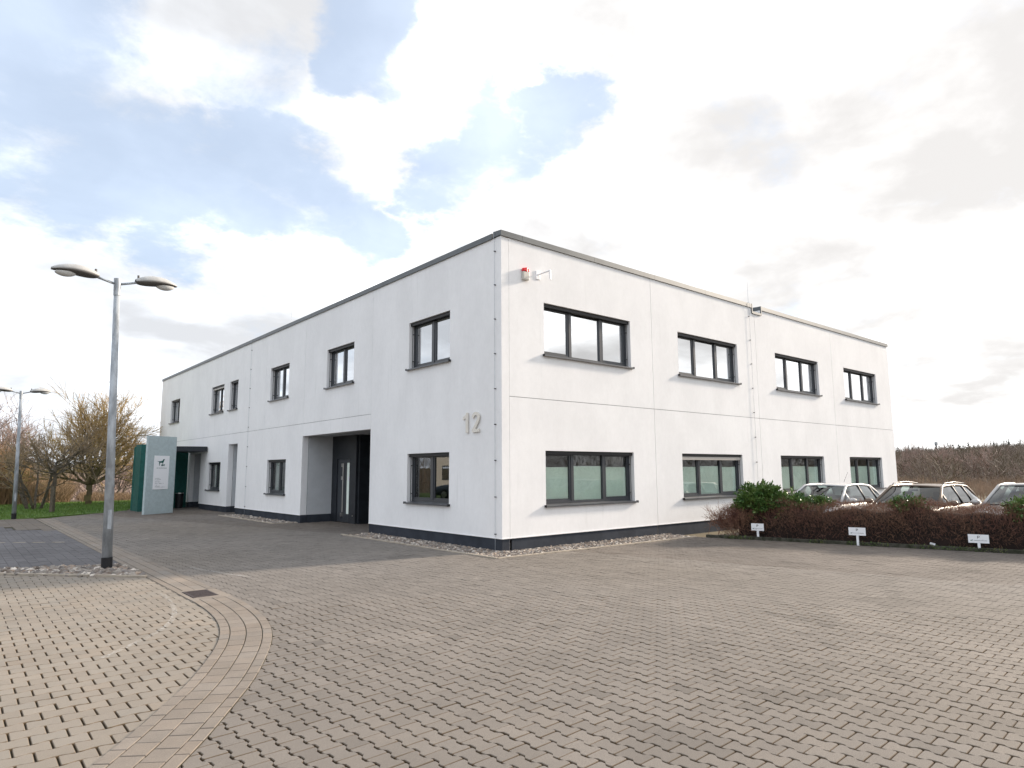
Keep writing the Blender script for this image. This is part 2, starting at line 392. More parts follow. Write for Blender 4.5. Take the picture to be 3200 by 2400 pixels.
def outline(Lh, hf, hw, c, x1, x2):
    up = [(-Lh, hf-c), (-Lh+c, hf), (-x2, hf), (-x1, hw), (x1, hw), (x2, hf), (Lh-c, hf), (Lh, hf-c)]
    return np.array(up+[(-x, -y) for x, y in up])[::-1]
def lay(name, label, area, bed_mat, stone_mat, pitch, length, ang, out, n_single, tone_fn, origin=(0, 0), lod=9.5, seed=1, zmax=0.0, keep=None, stone='paving_stone'):
    r_ = np.random.default_rng(seed)
    base = flat(name, area, zmax-0.018, bed_mat)
    poly = np.array(area); c, s = math.cos(ang), math.sin(ang)
    q = (poly-np.array(origin))@np.array([[c, -s], [s, c]])
    i0, i1 = int(q[:, 0].min()/length)-2, int(q[:, 0].max()/length)+2; j0, j1 = int(q[:, 1].min()/pitch)-2, int(q[:, 1].max()/pitch)+2
    I, J = np.meshgrid(np.arange(i0, i1), np.arange(j0, j1), indexing='ij')
    U = (I+0.5*(J % 2)).ravel()*length; W_ = J.ravel()*pitch
    X = U*c-W_*s+origin[0]; Y = U*s+W_*c+origin[1]
    k = inpoly(X, Y, area)
    pu, pv, pw = project(np.stack([X, Y, 0*X], 1))
    vis = (pw > 0.3) & (pu > -800) & (pu < 4000) & (pv > 1300) & (pv < 4200)
    near = np.hypot(X-CAM[0], Y-CAM[1]) < 4.5
    k &= (vis | near)
    if keep is not None: k &= keep(X, Y)
    X, Y, pu, pv = X[k], Y[k], pu[k], pv[k]
    n = len(X); t = tone_fn(X, Y, r_)
    dz = r_.normal(0, 0.0011, n); tx = r_.normal(0, 0.006, (n, 2)); yaw = r_.normal(0, 0.008, n)
    dist = np.hypot(X-CAM[0], Y-CAM[1])
    infr = (pu > 5) & (pu < 3195) & (pv < 2395)
    order = np.argsort(np.where(infr, dist, 1e6)); single = np.zeros(n, bool); single[order[:n_single]] = True
    m = len(out); ins = out*(1-0.006/np.hypot(*out.T))[:, None]
    def rings(far): return [(ins if not far else out, 0.0)]+([] if far else [(out, -0.0045)])+[(out, -0.03)]
    def proto(far):
        R = rings(far); v = np.concatenate([np.c_[o, np.full(m, z)] for o, z in R])
        lp, sz = list(range(m)), [m]
        for ri in range(len(R)-1):
            for a in range(m):
                b = (a+1) % m; lp += [ri*m+a, (ri+1)*m+a, (ri+1)*m+b, ri*m+b]; sz.append(4)
        return v, np.array(lp), np.array(sz)
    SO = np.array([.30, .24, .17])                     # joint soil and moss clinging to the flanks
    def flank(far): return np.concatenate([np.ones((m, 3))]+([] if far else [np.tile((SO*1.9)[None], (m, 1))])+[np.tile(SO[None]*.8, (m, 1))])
    v, lp, sz = proto(False)
    meshes = []
    for tq in np.quantile(t[single][:, 1] if t.ndim == 2 else t[single], np.linspace(0.02, 0.98, 14)) if n_single else []:
        sel = t[single]; w = sel[np.argmin(abs(sel[:, 1]-tq))]
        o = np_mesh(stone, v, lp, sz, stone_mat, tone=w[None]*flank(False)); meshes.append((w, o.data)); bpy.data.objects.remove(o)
    for i in np.where(single)[0]:
        me = min(meshes, key=lambda e: abs(e[0][1]-t[i, 1]))[1]
        o = bpy.data.objects.new(stone, me); col.objects.link(o); o.parent = base
        o.location = (X[i], Y[i], zmax+dz[i]); o.rotation_euler = (tx[i, 0], tx[i, 1], ang+yaw[i])
    AV, AL, AS, AT = [], [], [], []; off = 0
    for far in (False, True):
        sel = np.where(~single & ((dist > lod) == far))[0]
        if not len(sel): continue
        v, lp, sz = proto(far); nv = len(v)
        ca, sa = np.cos(ang+yaw[sel])[:, None], np.sin(ang+yaw[sel])[:, None]
        vx = v[None, :, 0]*ca-v[None, :, 1]*sa; vy = v[None, :, 0]*sa+v[None, :, 1]*ca
        vz = v[None, :, 2]+dz[sel][:, None]+v[None, :, 0]*tx[sel, :1]+v[None, :, 1]*tx[sel, 1:]
        AV.append(np.stack([vx+X[sel][:, None], vy+Y[sel][:, None], vz+zmax], 2).reshape(-1, 3))
        AL.append((lp[None]+np.arange(len(sel))[:, None]*nv+off).ravel()); AS.append(np.tile(sz, len(sel)))
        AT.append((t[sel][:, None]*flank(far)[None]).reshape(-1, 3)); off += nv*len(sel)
    if AV:
        o = np_mesh('paving_stones', np.concatenate(AV), np.concatenate(AL), np.concatenate(AS), stone_mat, base, np.concatenate(AT)); o['kind'] = 'stuff'
    tag(base, label, None)
    return base
def vnoise(X, Y, sc_, seed):                       # cheap value noise for stains
    r_ = np.random.default_rng(seed); g = r_.random((64, 64))
    x = X*sc_+100; y = Y*sc_+100; xi = np.floor(x).astype(int); yi = np.floor(y).astype(int); fx = sm(x-xi); fy = sm(y-yi)
    G = lambda a, b: g[a % 64, b % 64]
    return (G(xi, yi)*(1-fx)+G(xi+1, yi)*fx)*(1-fy)+(G(xi, yi+1)*(1-fx)+G(xi+1, yi+1)*fx)*fy
def tone_yard(X, Y, r_):
    b = 1+r_.normal(0, 0.045, len(X))
    b *= 0.93+0.14*vnoise(X, Y, 0.55, 3)
    odd = r_.random(len(X)) < 0.02; b[odd] *= 0.84
    for _ in range(26):                              # oil drips and a few relaid, paler blocks
        cx, cy, rr = r_.uniform(-7, 5), r_.uniform(-9, 4), r_.uniform(.12, .38); q = np.hypot(X-cx, Y-cy) < rr; b[q] *= r_.uniform(.84, .95)
    for _ in range(10):
        cx, cy, rr = r_.uniform(-7, 5), r_.uniform(-9, 4), r_.uniform(.2, .5); q = np.hypot(X-cx, Y-cy) < rr; b[q] *= r_.uniform(1.05, 1.14)
    w = vnoise(X, Y, 0.3, 8)
    t = np.stack([b*(0.985+0.05*w), b, b*(1.03-0.08*w)], 1)
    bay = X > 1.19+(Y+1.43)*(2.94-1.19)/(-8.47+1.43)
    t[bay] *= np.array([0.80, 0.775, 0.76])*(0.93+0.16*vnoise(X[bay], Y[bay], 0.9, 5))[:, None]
    return t
def tone_park(X, Y, r_):
    b = (1+r_.normal(0, 0.03, len(X)))*(0.95+0.1*vnoise(X, Y, 0.4, 4)); w = r_.normal(0, 0.012, len(X))
    return np.stack([b*(1+w), b, b*(1-w)], 1)
def tone_lane(X, Y, r_):
    b = (1+r_.normal(0, 0.05, len(X)))*(0.9+0.2*vnoise(X, Y, 0.4, 6))
    return np.stack([b, b, b], 1)
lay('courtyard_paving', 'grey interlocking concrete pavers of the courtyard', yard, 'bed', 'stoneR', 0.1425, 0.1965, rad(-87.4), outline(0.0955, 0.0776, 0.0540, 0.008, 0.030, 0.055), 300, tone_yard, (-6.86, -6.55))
lay('parking_paving', 'beige open jointed pavers of the parking bay', park, 'bedL', 'stoneL', 0.1635, 0.208, 0.0, outline(0.0986, 0.0836, 0.0720, 0.004, 0.022, 0.062), 300, tone_park, (-8.49, -5.34+0.08), seed=2)
lay('lane_paving', 'dark purple grey pavers of the lane behind the lamp bed', lane, 'bed', 'lane', 0.165, 0.2, rad(90), outline(0.097, 0.080, 0.080, 0.003, 0.03, 0.06), 0, tone_lane, (-8, 8), seed=3, lod=5)

# the curved band of setts and the straight gutter strip
band_poly = [tuple(arc_at(i, -0.002)) for i in range(len(arc))]+[(-6.60, 20.2), (-6.07, 20.2)]+[tuple(arc_at(i, 0.532)) for i in range(len(arc)-1, -1, -1)]
band = flat('paving_band', band_poly, 0.0015, 'bed'); tag(band, 'curved band of concrete setts edging the parking bay')
def slab(pts, z0=0.009, parent=None, name='sett', tone=1.0, m='sett'):
    c = sum((Vector((p[0], p[1], 0)) for p in pts), Vector())/len(pts); k = len(pts)
    v = []
    for sc_, z in ((None, 0), (1, -0.003), (1, -0.03)):
        for p in pts:
            d = Vector((p[0], p[1], 0))-c
            if sc_ is None: d = d*(1-0.004/max(d.length, .01))
            v.append((d.x, d.y, z))
    lp, sz = list(range(k)), [k]
    for r_ in range(2):
        for a in range(k): b = (a+1) % k; lp += [r_*k+a, (r_+1)*k+a, (r_+1)*k+b, r_*k+b]; sz.append(4)
    w = random.gauss(0, 0.012)
    o = np_mesh(name, v, lp, sz, m, parent, tone=np.tile(np.array([tone*(1+w), tone, tone*(1-w)]), (len(v), 1)))
    o.location = (c.x, c.y, z0+random.gauss(0, 0.0008)); return o
g_ = 0.0045
for (o0, o1, ph) in ((0, .105, 0), (.105, .267, 2), (.267, .430, 0), (.430, .53, 2)):
    i = ph
    while i+4 < len(arc):
        a, b = i, i+4
        ta, tb = tg[a]*g_, tg[b]*g_
        pts = [arc_at(a, o0+g_)+ta, arc_at(a, o1-g_)+ta, arc_at(a+2, o1-g_), arc_at(b, o1-g_)-tb, arc_at(b, o0+g_)-tb, arc_at(a+2, o0+g_)]
        pts = [p for p in pts]
        if arc[a][0] > -9.9 and not (a > len(arc)-17 and True): slab([tuple(p) for p in pts], parent=band, tone=random.gauss(0.97, 0.05))
        i += 4
y = -0.655
while y < 19.8:
    for (x0, x1) in ((-6.495, -6.335), (-6.335, -6.17)):
        slab([(x0+g_, y+g_), (x1-g_, y+g_), (x1-g_, y+0.5-g_), (x0+g_, y+0.5-g_)], parent=band, tone=random.gauss(1.0, 0.04))
    for (x0, x1) in ((-6.60, -6.497), (-6.168, -6.07)):
        slab([(x0+g_, y+g_), (x1-g_, y+g_), (x1-g_, y+0.5-g_), (x0+g_, y+0.5-g_)], z0=0.006, parent=band, tone=random.gauss(0.93, 0.04))
    y += 0.5
# lighter slab path beyond the lane
path = flat('path', [(-6.62, 13.2), (-6.62, 20.1), (-8.7, 20.7), (-7.5, 14.0)], -0.011, 'bed')
yy = 13.3
while yy < 20.3:
    xl = -7.5-(yy-14.0)*0.18 if yy > 14 else -7.0; x = -6.62
    while x-0.3 > xl:
        slab([(x-0.298, yy), (x, yy), (x, yy+0.29), (x-0.298, yy+0.29)], z0=0.002, parent=path, name='slab', tone=random.gauss(0.66, 0.04)); x -= 0.304
    yy += 0.296
# pale marker stones in the lane
mk = empty('bay_marking', (-8.0, 9.6, 0)); tag(mk, 'row of short pale marker stones set into the dark lane', 'marking')
for i, (x, y) in enumerate([(-8.55, 10.35), (-8.15, 10.0), (-7.75, 9.7), (-7.38, 9.4), (-7.0, 9.1)]):
    o = MB().box(-.15, .15, -.03, .03, -.02, .004).build('marker_stone', 'kerb', mk); o.location = (x+8.0, y-9.6, 0.002); o.rotation_euler[2] = rad(-38)

# drain
dr = empty('drain_grate', (-6.365, -0.955, 0.0)); tag(dr, 'rusty cast iron drain grate set in the gutter strip', 'drain')
MB().box(-.165, .165, -.285, .285, -.02, .0015).build('drain_well', 'black', dr)
fb = MB(); fb.box(-.165, .165, -.285, -.262, -.01, .0125); fb.box(-.165, .165, .262, .285, -.01, .0125); fb.box(-.165, -.142, -.262, .262, -.01, .0125); fb.box(.142, .165, -.262, .262, -.01, .0125)
fb.build('frame', 'iron', dr)
for i in range(13):
    y = -.25+i*.0417; MB().box(-.142, .142, y-.0125, y+.0125, -.01, .0115).build('bar', 'iron', dr)
for s_ in (-1, 1):
    slab([(-6.53, -.955+s_*.292-.0), (-6.20, -.955+s_*.292), (-6.20, -.955+s_*.40), (-6.53, -.955+s_*.40)] if s_ > 0 else [(-6.53, -1.40), (-6.18, -1.40), (-6.20, -1.247), (-6.53, -1.247)], parent=band, name='collar', tone=1.12)
for x0, x1 in ((-6.60, -6.535), (-6.195, -6.07)): slab([(x0, -1.40), (x1, -1.40), (x1, -.66), (x0, -.66)], z0=.008, parent=band, name='collar', tone=1.05)
# worn chalk arc on the beige pavers
def chalkmat():
    global nt
    m = bpy.data.materials.new('worn_chalk'); m.use_nodes = True; nt = m.node_tree; p = nt.nodes['Principled BSDF']
    p.inputs['Base Color'].default_value = (.70, .69, .66, 1); p.inputs['Roughness'].default_value = .9
    f, _ = noise(N('ShaderNodeNewGeometry').outputs['Position'], 22, 5, .7); LK(mrange(f, .40, .70, 0, .45), p.inputs['Alpha']); return m
MT['chalk'] = chalkmat()
def ribbon(name, pts, w, z, label):
    pl = smooth_line(np.array(pts), 0.06); t = np.gradient(pl, axis=0); t /= np.hypot(*t.T)[:, None]; nn = np.stack([-t[:, 1], t[:, 0]], 1)
    b = MB()
    for i in range(len(pl)-1):
        b.quad((*(pl[i]-nn[i]*w), z), (*(pl[i+1]-nn[i+1]*w), z), (*(pl[i+1]+nn[i+1]*w), z), (*(pl[i]+nn[i]*w), z))
    return tag(b.build(name, 'chalk', recalc=False), label, 'marking')
ribbon('worn_marking', [(-6.78, -.55), (-6.80, -1.1), (-6.93, -2.0), (-7.15, -2.7), (-7.45, -3.2), (-7.75, -3.55), (-8.0, -3.85)], .028, .0075, 'faint worn white chalk arc on the beige parking pavers')
ribbon('worn_marking', [(-5.75, 2.0), (-5.62, 1.3), (-5.45, .6), (-5.3, .1)], .03, .0075, 'faint worn white streak on the grey courtyard pavers')

# lawn, car park, hedge bed
lawn_poly = [(-22, 21.8), (-7.7, 20.35), (-2.72, 24.0), (-2.72, 25.2), (0.3, 25.2), (.3, 31.7), (3, 36.5), (-4, 36.5), (-9, 35), (-22, 33)]
flat('lawn', lawn_poly, -0.006, 'lawn', depth=.1)
flat('car_park', [(8.45, -1.05), (30, -1.05), (30, -16), (10.4, -16)], -0.06, 'asphalt')
bed_poly = [HF[0], HF[1], HF[2], (10.3, -13.1), (8.6, -7.3), (7.6, -1.28)]
flat('hedge_bed', bed_poly, 0.03, 'soil', depth=.12)
# lawn blades
nb = 26000
bx = rng.uniform(-9, 2, nb); by = rng.uniform(20.3, 36, nb); k = inpoly(bx, by, lawn_poly); bx, by = bx[k], by[k]; nb = len(bx)
bh = rng.uniform(.04, .10, nb); ba = rng.uniform(0, 6.28, nb); w = .012
bv = np.stack([np.stack([bx-w*np.cos(ba), by-w*np.sin(ba), 0*bx-.006], 1), np.stack([bx+w*np.cos(ba), by+w*np.sin(ba), 0*bx-.006], 1),
               np.stack([bx+rng.normal(0, .03, nb), by+rng.normal(0, .03, nb), bh], 1)], 1).reshape(-1, 3)
tag(np_mesh('grass', bv, np.arange(3*nb), np.full(nb, 3), 'blade'), 'short green grass covering the lawn', 'grass', kind='stuff')

# gravel beds with edging
ico = bmesh.new(); bmesh.ops.create_icosphere(ico, subdivisions=1, radius=1.0)
IV = np.array([v.co[:] for v in ico.verts]); IF = np.array([[v.index for v in f.verts] for f in ico.faces]); ico.free()
def pebbles(name, poly, n, smin, smax, z, seed, label):
    r_ = np.random.default_rng(seed); p = np.array(poly); pts = []
    while len(pts) < n:
        x = r_.uniform(p[:, 0].min(), p[:, 0].max(), 4000); y = r_.uniform(p[:, 1].min(), p[:, 1].max(), 4000)
        k = inpoly(x, y, poly); pts += list(zip(x[k], y[k]))
    pts = np.array(pts[:n])
    s = r_.uniform(smin, smax, (n, 1))*np.stack([r_.uniform(.8, 1.3, n), r_.uniform(.7, 1.0, n), r_.uniform(.4, .7, n)], 1)
    a = r_.uniform(0, 6.28, n); tl = r_.normal(0, .35, n)
    v = IV[None]*s[:, None]*(1+r_.normal(0, .10, (n, len(IV), 1)))
    ct, st = np.cos(tl)[:, None], np.sin(tl)[:, None]
    v = np.stack([v[..., 0]*ct-v[..., 2]*st, v[..., 1], v[..., 0]*st+v[..., 2]*ct], 2)
    ca, sa = np.cos(a)[:, None], np.sin(a)[:, None]
    v = np.stack([v[..., 0]*ca-v[..., 1]*sa+pts[:, :1], v[..., 0]*sa+v[..., 1]*ca+pts[:, 1:], v[..., 2]+z+s[:, 2:]*.4+r_.uniform(0, .03, (n, 1))], 2)
    pal = np.array([(.85, .82, .78), (1.7, 1.66, 1.6), (.62, .55, .50), (.95, .80, .68), (.50, .48, .48), (.75, .72, .70), (.42, .36, .32)])
    t = pal[r_.choice(len(pal), n, p=[.20, .10, .17, .13, .16, .14, .10])]*r_.uniform(.8, 1.15, (n, 1))
    m = len(IV)
    o = np_mesh(name, v.reshape(-1, 3), (IF[None]+np.arange(n)[:, None, None]*m).ravel(), np.full(n*len(IF), 3), 'pebble', tone=np.repeat(t, m, axis=0))
    return tag(o, label, 'gravel', kind='stuff')
bedA = [(-.84, -.86), (5.6, -1.0), (5.9, .1), (.1, .1), (.1, 5.95), (-.80, 5.85)]
flat('gravel_ground', bedA, -.045, 'gravelbed'); pebbles("gravel", bedA, 8500, .020, .048, -.045, 31, 'mixed river pebbles in the bed along the white wall')
bedB = [(-.78, 11.15), (.1, 10.95), (.1, 17.4), (-.78, 17.0)]
flat('gravel_ground', bedB, -.045, 'gravelbed'); pebbles('gravel', bedB, 3200, .022, .055, -.045, 32, 'pebble bed between the entrance and the narrow niche')
bedC = [tuple(kerbA), tuple(kerbB), (-6.52, 3.0), (-8.4, 3.98), (-13.5, 7.0+4)]
bedC = [(-13.5, 9.0), tuple(kerbB), (-6.62, 3.02), (-8.4, 3.98), (-13.5, 11.0)]
flat('gravel_ground', bedC, -.02, 'gravelbed'); pebbles('gravel', bedC, 6000, .025, .075, -.02, 33, 'pale pebbles round the foot of the tall street lamp')
def edging(name, pts, w, h, m, label, seg=1.0, z0=-.1):
    root = empty(name, (pts[0][0], pts[0][1], 0)); tag(root, label, 'kerb', 'edging kerbs')
    for (a, b) in zip(pts[:-1], pts[1:]):
        a, b = np.array(a, float), np.array(b, float); d = b-a; Ln = np.hypot(*d); n = max(1, int(round(Ln/seg))); t = d/Ln
        for i in range(n):
            c = a+d*((i+.5)/n); hl = Ln/n/2-.004
            o = MB().box(-hl, hl, -w/2, w/2, z0, h).build('kerb_stone', m, root, bevel=.008)
            o.location = (c[0]-pts[0][0], c[1]-pts[0][1], random.gauss(0, .002)); o.rotation_euler[2] = math.atan2(t[1], t[0])+random.gauss(0, .004)
    return root
edging('gravel_edging', [(-.85, 5.95), (-.85, -.88), (5.62, -1.03)], .06, .022, 'kerb', 'low concrete edging round the pebble bed at the building corner')
edging('gravel_edging', [(-.02, 11.0), (-.80, 11.15), (-.80, 17.05)], .06, .022, 'kerb', 'low concrete edging of the pebble bed beyond the entrance')
edging('gravel_edging', [(-13.5, 9.0), tuple(kerbB+np.array([0, .0]))], .07, .035, 'kerb', 'beige kerb stones in front of the lamp bed')
edging('hedge_kerb', [HF[0], HF[1], HF[2]], .09, .075, 'kerbdark', 'dark mossy kerb along the foot of the brown hedge', .8)

# ------------------------------------------------------------------ the office building
LT, LB, UT, UB, JT, WT, CT, PT = 2.179, .912, 5.71, 4.433, 3.379, 7.075, 7.2, .262
XE, YE = 22.15, 31.65
TH = .22
bld = empty('office_building', (0, 0, 0))
tag(bld, 'white two storey flat roofed office building with charcoal window frames and number 12', 'building')
def panel(T, u0, u1, z0, z1, holes, name='wall_panel', m='wall', d0=0.0, d1=TH, gap=.007):
    u0 += gap; u1 -= gap; z1 -= gap if z1 < 7 else 0; z0 += gap if z0 > .5 else 0
    us = sorted({u0, u1, *[h[0] for h in holes], *[h[1] for h in holes]}); zs = sorted({z0, z1, *[h[2] for h in holes], *[h[3] for h in holes]})
    us = [u for u in us if u0 <= u <= u1]; zs = [z for z in zs if z0 <= z <= z1]
    nu, nz = len(us)-1, len(zs)-1
    full = [[not any(h[0]-1e-6 <= us[i] and us[i+1] <= h[1]+1e-6 and h[2]-1e-6 <= zs[j] and zs[j+1] <= h[3]+1e-6 for h in holes) for j in range(nz)] for i in range(nu)]
    b = MB(); idx = {}
    def V_(i, j, k):
        if (i, j, k) not in idx: idx[(i, j, k)] = len(b.v); b.v.append(T(us[i], d1 if k else d0, zs[j]))
        return idx[(i, j, k)]
    F_ = lambda i, j: 0 <= i < nu and 0 <= j < nz and full[i][j]
    for i in range(nu):
        for j in range(nz):
            if not full[i][j]: continue
            b.f.append((V_(i, j, 0), V_(i+1, j, 0), V_(i+1, j+1, 0), V_(i, j+1, 0))); b.f.append((V_(i, j, 1), V_(i, j+1, 1), V_(i+1, j+1, 1), V_(i+1, j, 1)))
            if not F_(i-1, j): b.f.append((V_(i, j, 0), V_(i, j+1, 0), V_(i, j+1, 1), V_(i, j, 1)))
            if not F_(i+1, j): b.f.append((V_(i+1, j, 0), V_(i+1, j, 1), V_(i+1, j+1, 1), V_(i+1, j+1, 0)))
            if not F_(i, j-1): b.f.append((V_(i, j, 0), V_(i, j, 1), V_(i+1, j, 1), V_(i+1, j, 0)))
            if not F_(i, j+1): b.f.append((V_(i, j+1, 0), V_(i+1, j+1, 0), V_(i+1, j+1, 1), V_(i, j+1, 1)))
    return b.build(name, m, bld)
RW = [(1.31, 4.49), (6.62, 9.79), (12.19, 15.37), (17.55, 20.65)]
RJ = [.22, 5.42, 10.96, 16.54, XE]
for i in range(4):
    w = RW[i]
    top = [(w[0], w[1], UB, UT)]
    if i == 2: top.append((10.96, 11.36, 6.90, 8.0))
    if i == 1: top.append((10.83, 10.96, 6.90, 8.0))
    panel(TR, RJ[i], RJ[i+1], JT, WT, top); panel(TR, RJ[i], RJ[i+1], PT, JT, [(w[0], w[1], LB, LT)])
LW = {1: (2.02, 3.95), 2: (7.16, 9.08), 3: (12.29, 14.12), 4: (17.93, 19.03), 5: (19.86, 21.73), 6: (27.45, 29.30)}
for (a, b, ws) in ((0, 6.0, [1]), (6.0, 10.86, [2]), (10.86, 14.61, [3]), (14.61, 19.33, [4]), (19.33, 25.1, [5]), (25.1, YE, [6])):
    panel(TL, a, b, JT, WT, [(*LW[w], UB, UT) for w in ws], gap=.007 if a else .0)
panel(TL, 0, 6.0, PT, JT, [(*LW[1], LB, LT)], gap=.0)
panel(TL, 6.0, 10.86, 2.936, JT, []); panel(TL, 10.86, 17.65, PT, JT, [(*LW[3], LB, LT)])
panel(TL, 17.65, 18.83, 2.922, JT, []); panel(TL, 18.83, 25.1, PT, JT, [(*LW[5], LB, LT), (22.97, 24.82, PT, 2.635)]); panel(TL, 25.1, YE, PT, JT, [])
# sealed joints behind the panel gaps
jb = MB()
for u in RJ[1:-1]: jb.box(u-.03, u+.03, .014, .06, .0, 6.85, TR)
jb.box(.215, .28, .014, .06, 0, WT-.02, TR); jb.box(.22, XE-.02, .014, .05, JT-.03, JT+.03, TR)
for u in (6.0, 10.86): jb.box(u-.03, u+.03, .014, .06, 2.95 if u < 10.9 else 2.95, WT-.02, TL)
jb.box(14.58, 14.64, .014, .06, JT, WT-.02, TL); jb.box(19.30, 19.36, .014, .06, JT, WT-.02, TL); jb.box(25.07, 25.13, .014, .06, 0, WT-.02, TL)
jb.box(17.62, 17.68, .014, .06, 2.93, JT, TL); jb.box(18.80, 18.86, .014, .06, 2.93, JT, TL); jb.box(.22, YE-.02, .015, .05, JT-.03, JT+.03, TL)
jb.build('joint_seal', 'joint', bld)
# plinth pieces and the white drip strip above them
def plinth(T, a, b, d0=.014, d1=.22, gap=.006): return MB().box(a+gap, b-gap, d0, d1, -.12, PT-.012, T).build('plinth', 'plinth', bld)
def drip(T, a, b): return MB().box(a, b, -.010, .012, PT-.012, PT+.006, T).build('drip_strip', 'drip', bld)
plinth(TR, .22, 5.42); plinth(TR, 5.42, 10.96); plinth(TR, 10.96, 16.54); plinth(TR, 16.54, XE)
MB().box(.22, XE, .05, .18, -.12, .25).build('plinth_core', 'black', bld)
drip(TR, -.010, XE)
plinth(TL, .014, 6.0, gap=0); plinth(TL, 10.86, 17.65, gap=0); plinth(TL, 18.83, 22.97, gap=0); plinth(TL, 24.82, 31.6, gap=0)
for a, b in ((.013, 6.0), (10.86, 17.65), (18.83, 22.97), (24.82, 31.6)): drip(TL, a, b)
# recesses: entrance, niche, side door niche
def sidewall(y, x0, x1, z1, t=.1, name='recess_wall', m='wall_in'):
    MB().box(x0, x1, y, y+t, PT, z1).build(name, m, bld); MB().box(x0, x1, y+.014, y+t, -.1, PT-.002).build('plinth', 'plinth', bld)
sidewall(10.862, .235, 1.12, 3.1); MB().box(0.02, .215, 10.874, 10.95, -.1, PT-.002).build('plinth', 'plinth', bld)
sidewall(18.832, .235, 1.1, 3.1); MB().box(0.02, .215, 18.844, 18.95, -.1, PT-.002).build('plinth', 'plinth', bld)
sidewall(24.822, .235, 1.1, 3.1); MB().box(0.02, .215, 24.834, 24.95, -.1, PT-.002).build('plinth', 'plinth', bld)
MB().box(.9, 1.0, 17.5, 18.832, 0, 3.0).build('recess_wall', 'wall_in', bld); MB().box(.9, 1.0, 22.8, 24.82, 0, 3.0).build('recess_wall', 'wall_in', bld)
MB().box(.22, 1.0, 17.55, 17.645, -.1, 3.0).build('recess_wall', 'wall_in', bld); MB().box(.22, 1.0, 22.87, 22.965, -.1, 3.0).build('recess_wall', 'wall_in', bld)
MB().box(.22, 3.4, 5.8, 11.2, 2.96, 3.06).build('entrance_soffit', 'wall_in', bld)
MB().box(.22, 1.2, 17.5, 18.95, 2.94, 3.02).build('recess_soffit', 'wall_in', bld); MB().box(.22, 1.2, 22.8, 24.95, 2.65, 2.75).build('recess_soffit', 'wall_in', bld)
MB().box(.22, 3.0, 5.88, 5.985, -.1, 2.955).build('entrance_wall', 'dark', bld)
MB().box(2.5, 2.6, 5.985, 9.05, -.1, 2.955).build('entrance_wall', 'dark', bld)
MB().box(1.2, 2.5, 8.95, 9.05, -.1, 2.955).build('entrance_wall', 'dark', bld)
b = MB(); b.box(1.12, 1.2, 9.05, 9.52, .0, 2.955); b.box(1.12, 1.2, 10.47, 10.862, .0, 2.955); b.box(1.12, 1.2, 9.52, 10.47, 2.15, 2.955); b.build('entrance_wall', 'dark', bld)
door = MB().box(1.15, 1.20, 9.53, 10.46, .02, 2.14).build('entrance_door', 'frame', bld)
MB().box(1.142, 1.149, 9.56, 9.74, .30, 2.02).build('glass_strip', 'film', door)
MB().tube([(1.09, 9.93, .35), (1.09, 9.93, 2.0)], .016, 10).build('pull_handle', 'steel', door)
for z in (.26, 1.50, 1.94): MB().box(1.10, 1.149, 10.02, 10.10, z-.06, z+.06).build('hinge', 'steel', door)
MB().box(1.135, 1.141, 9.55, 9.66, 1.40, 1.56).build('notice', 'white', door)
MB().box(1.10, 1.119, 9.2, 9.23, .24, .28).build('door_stop', 'steel', bld)
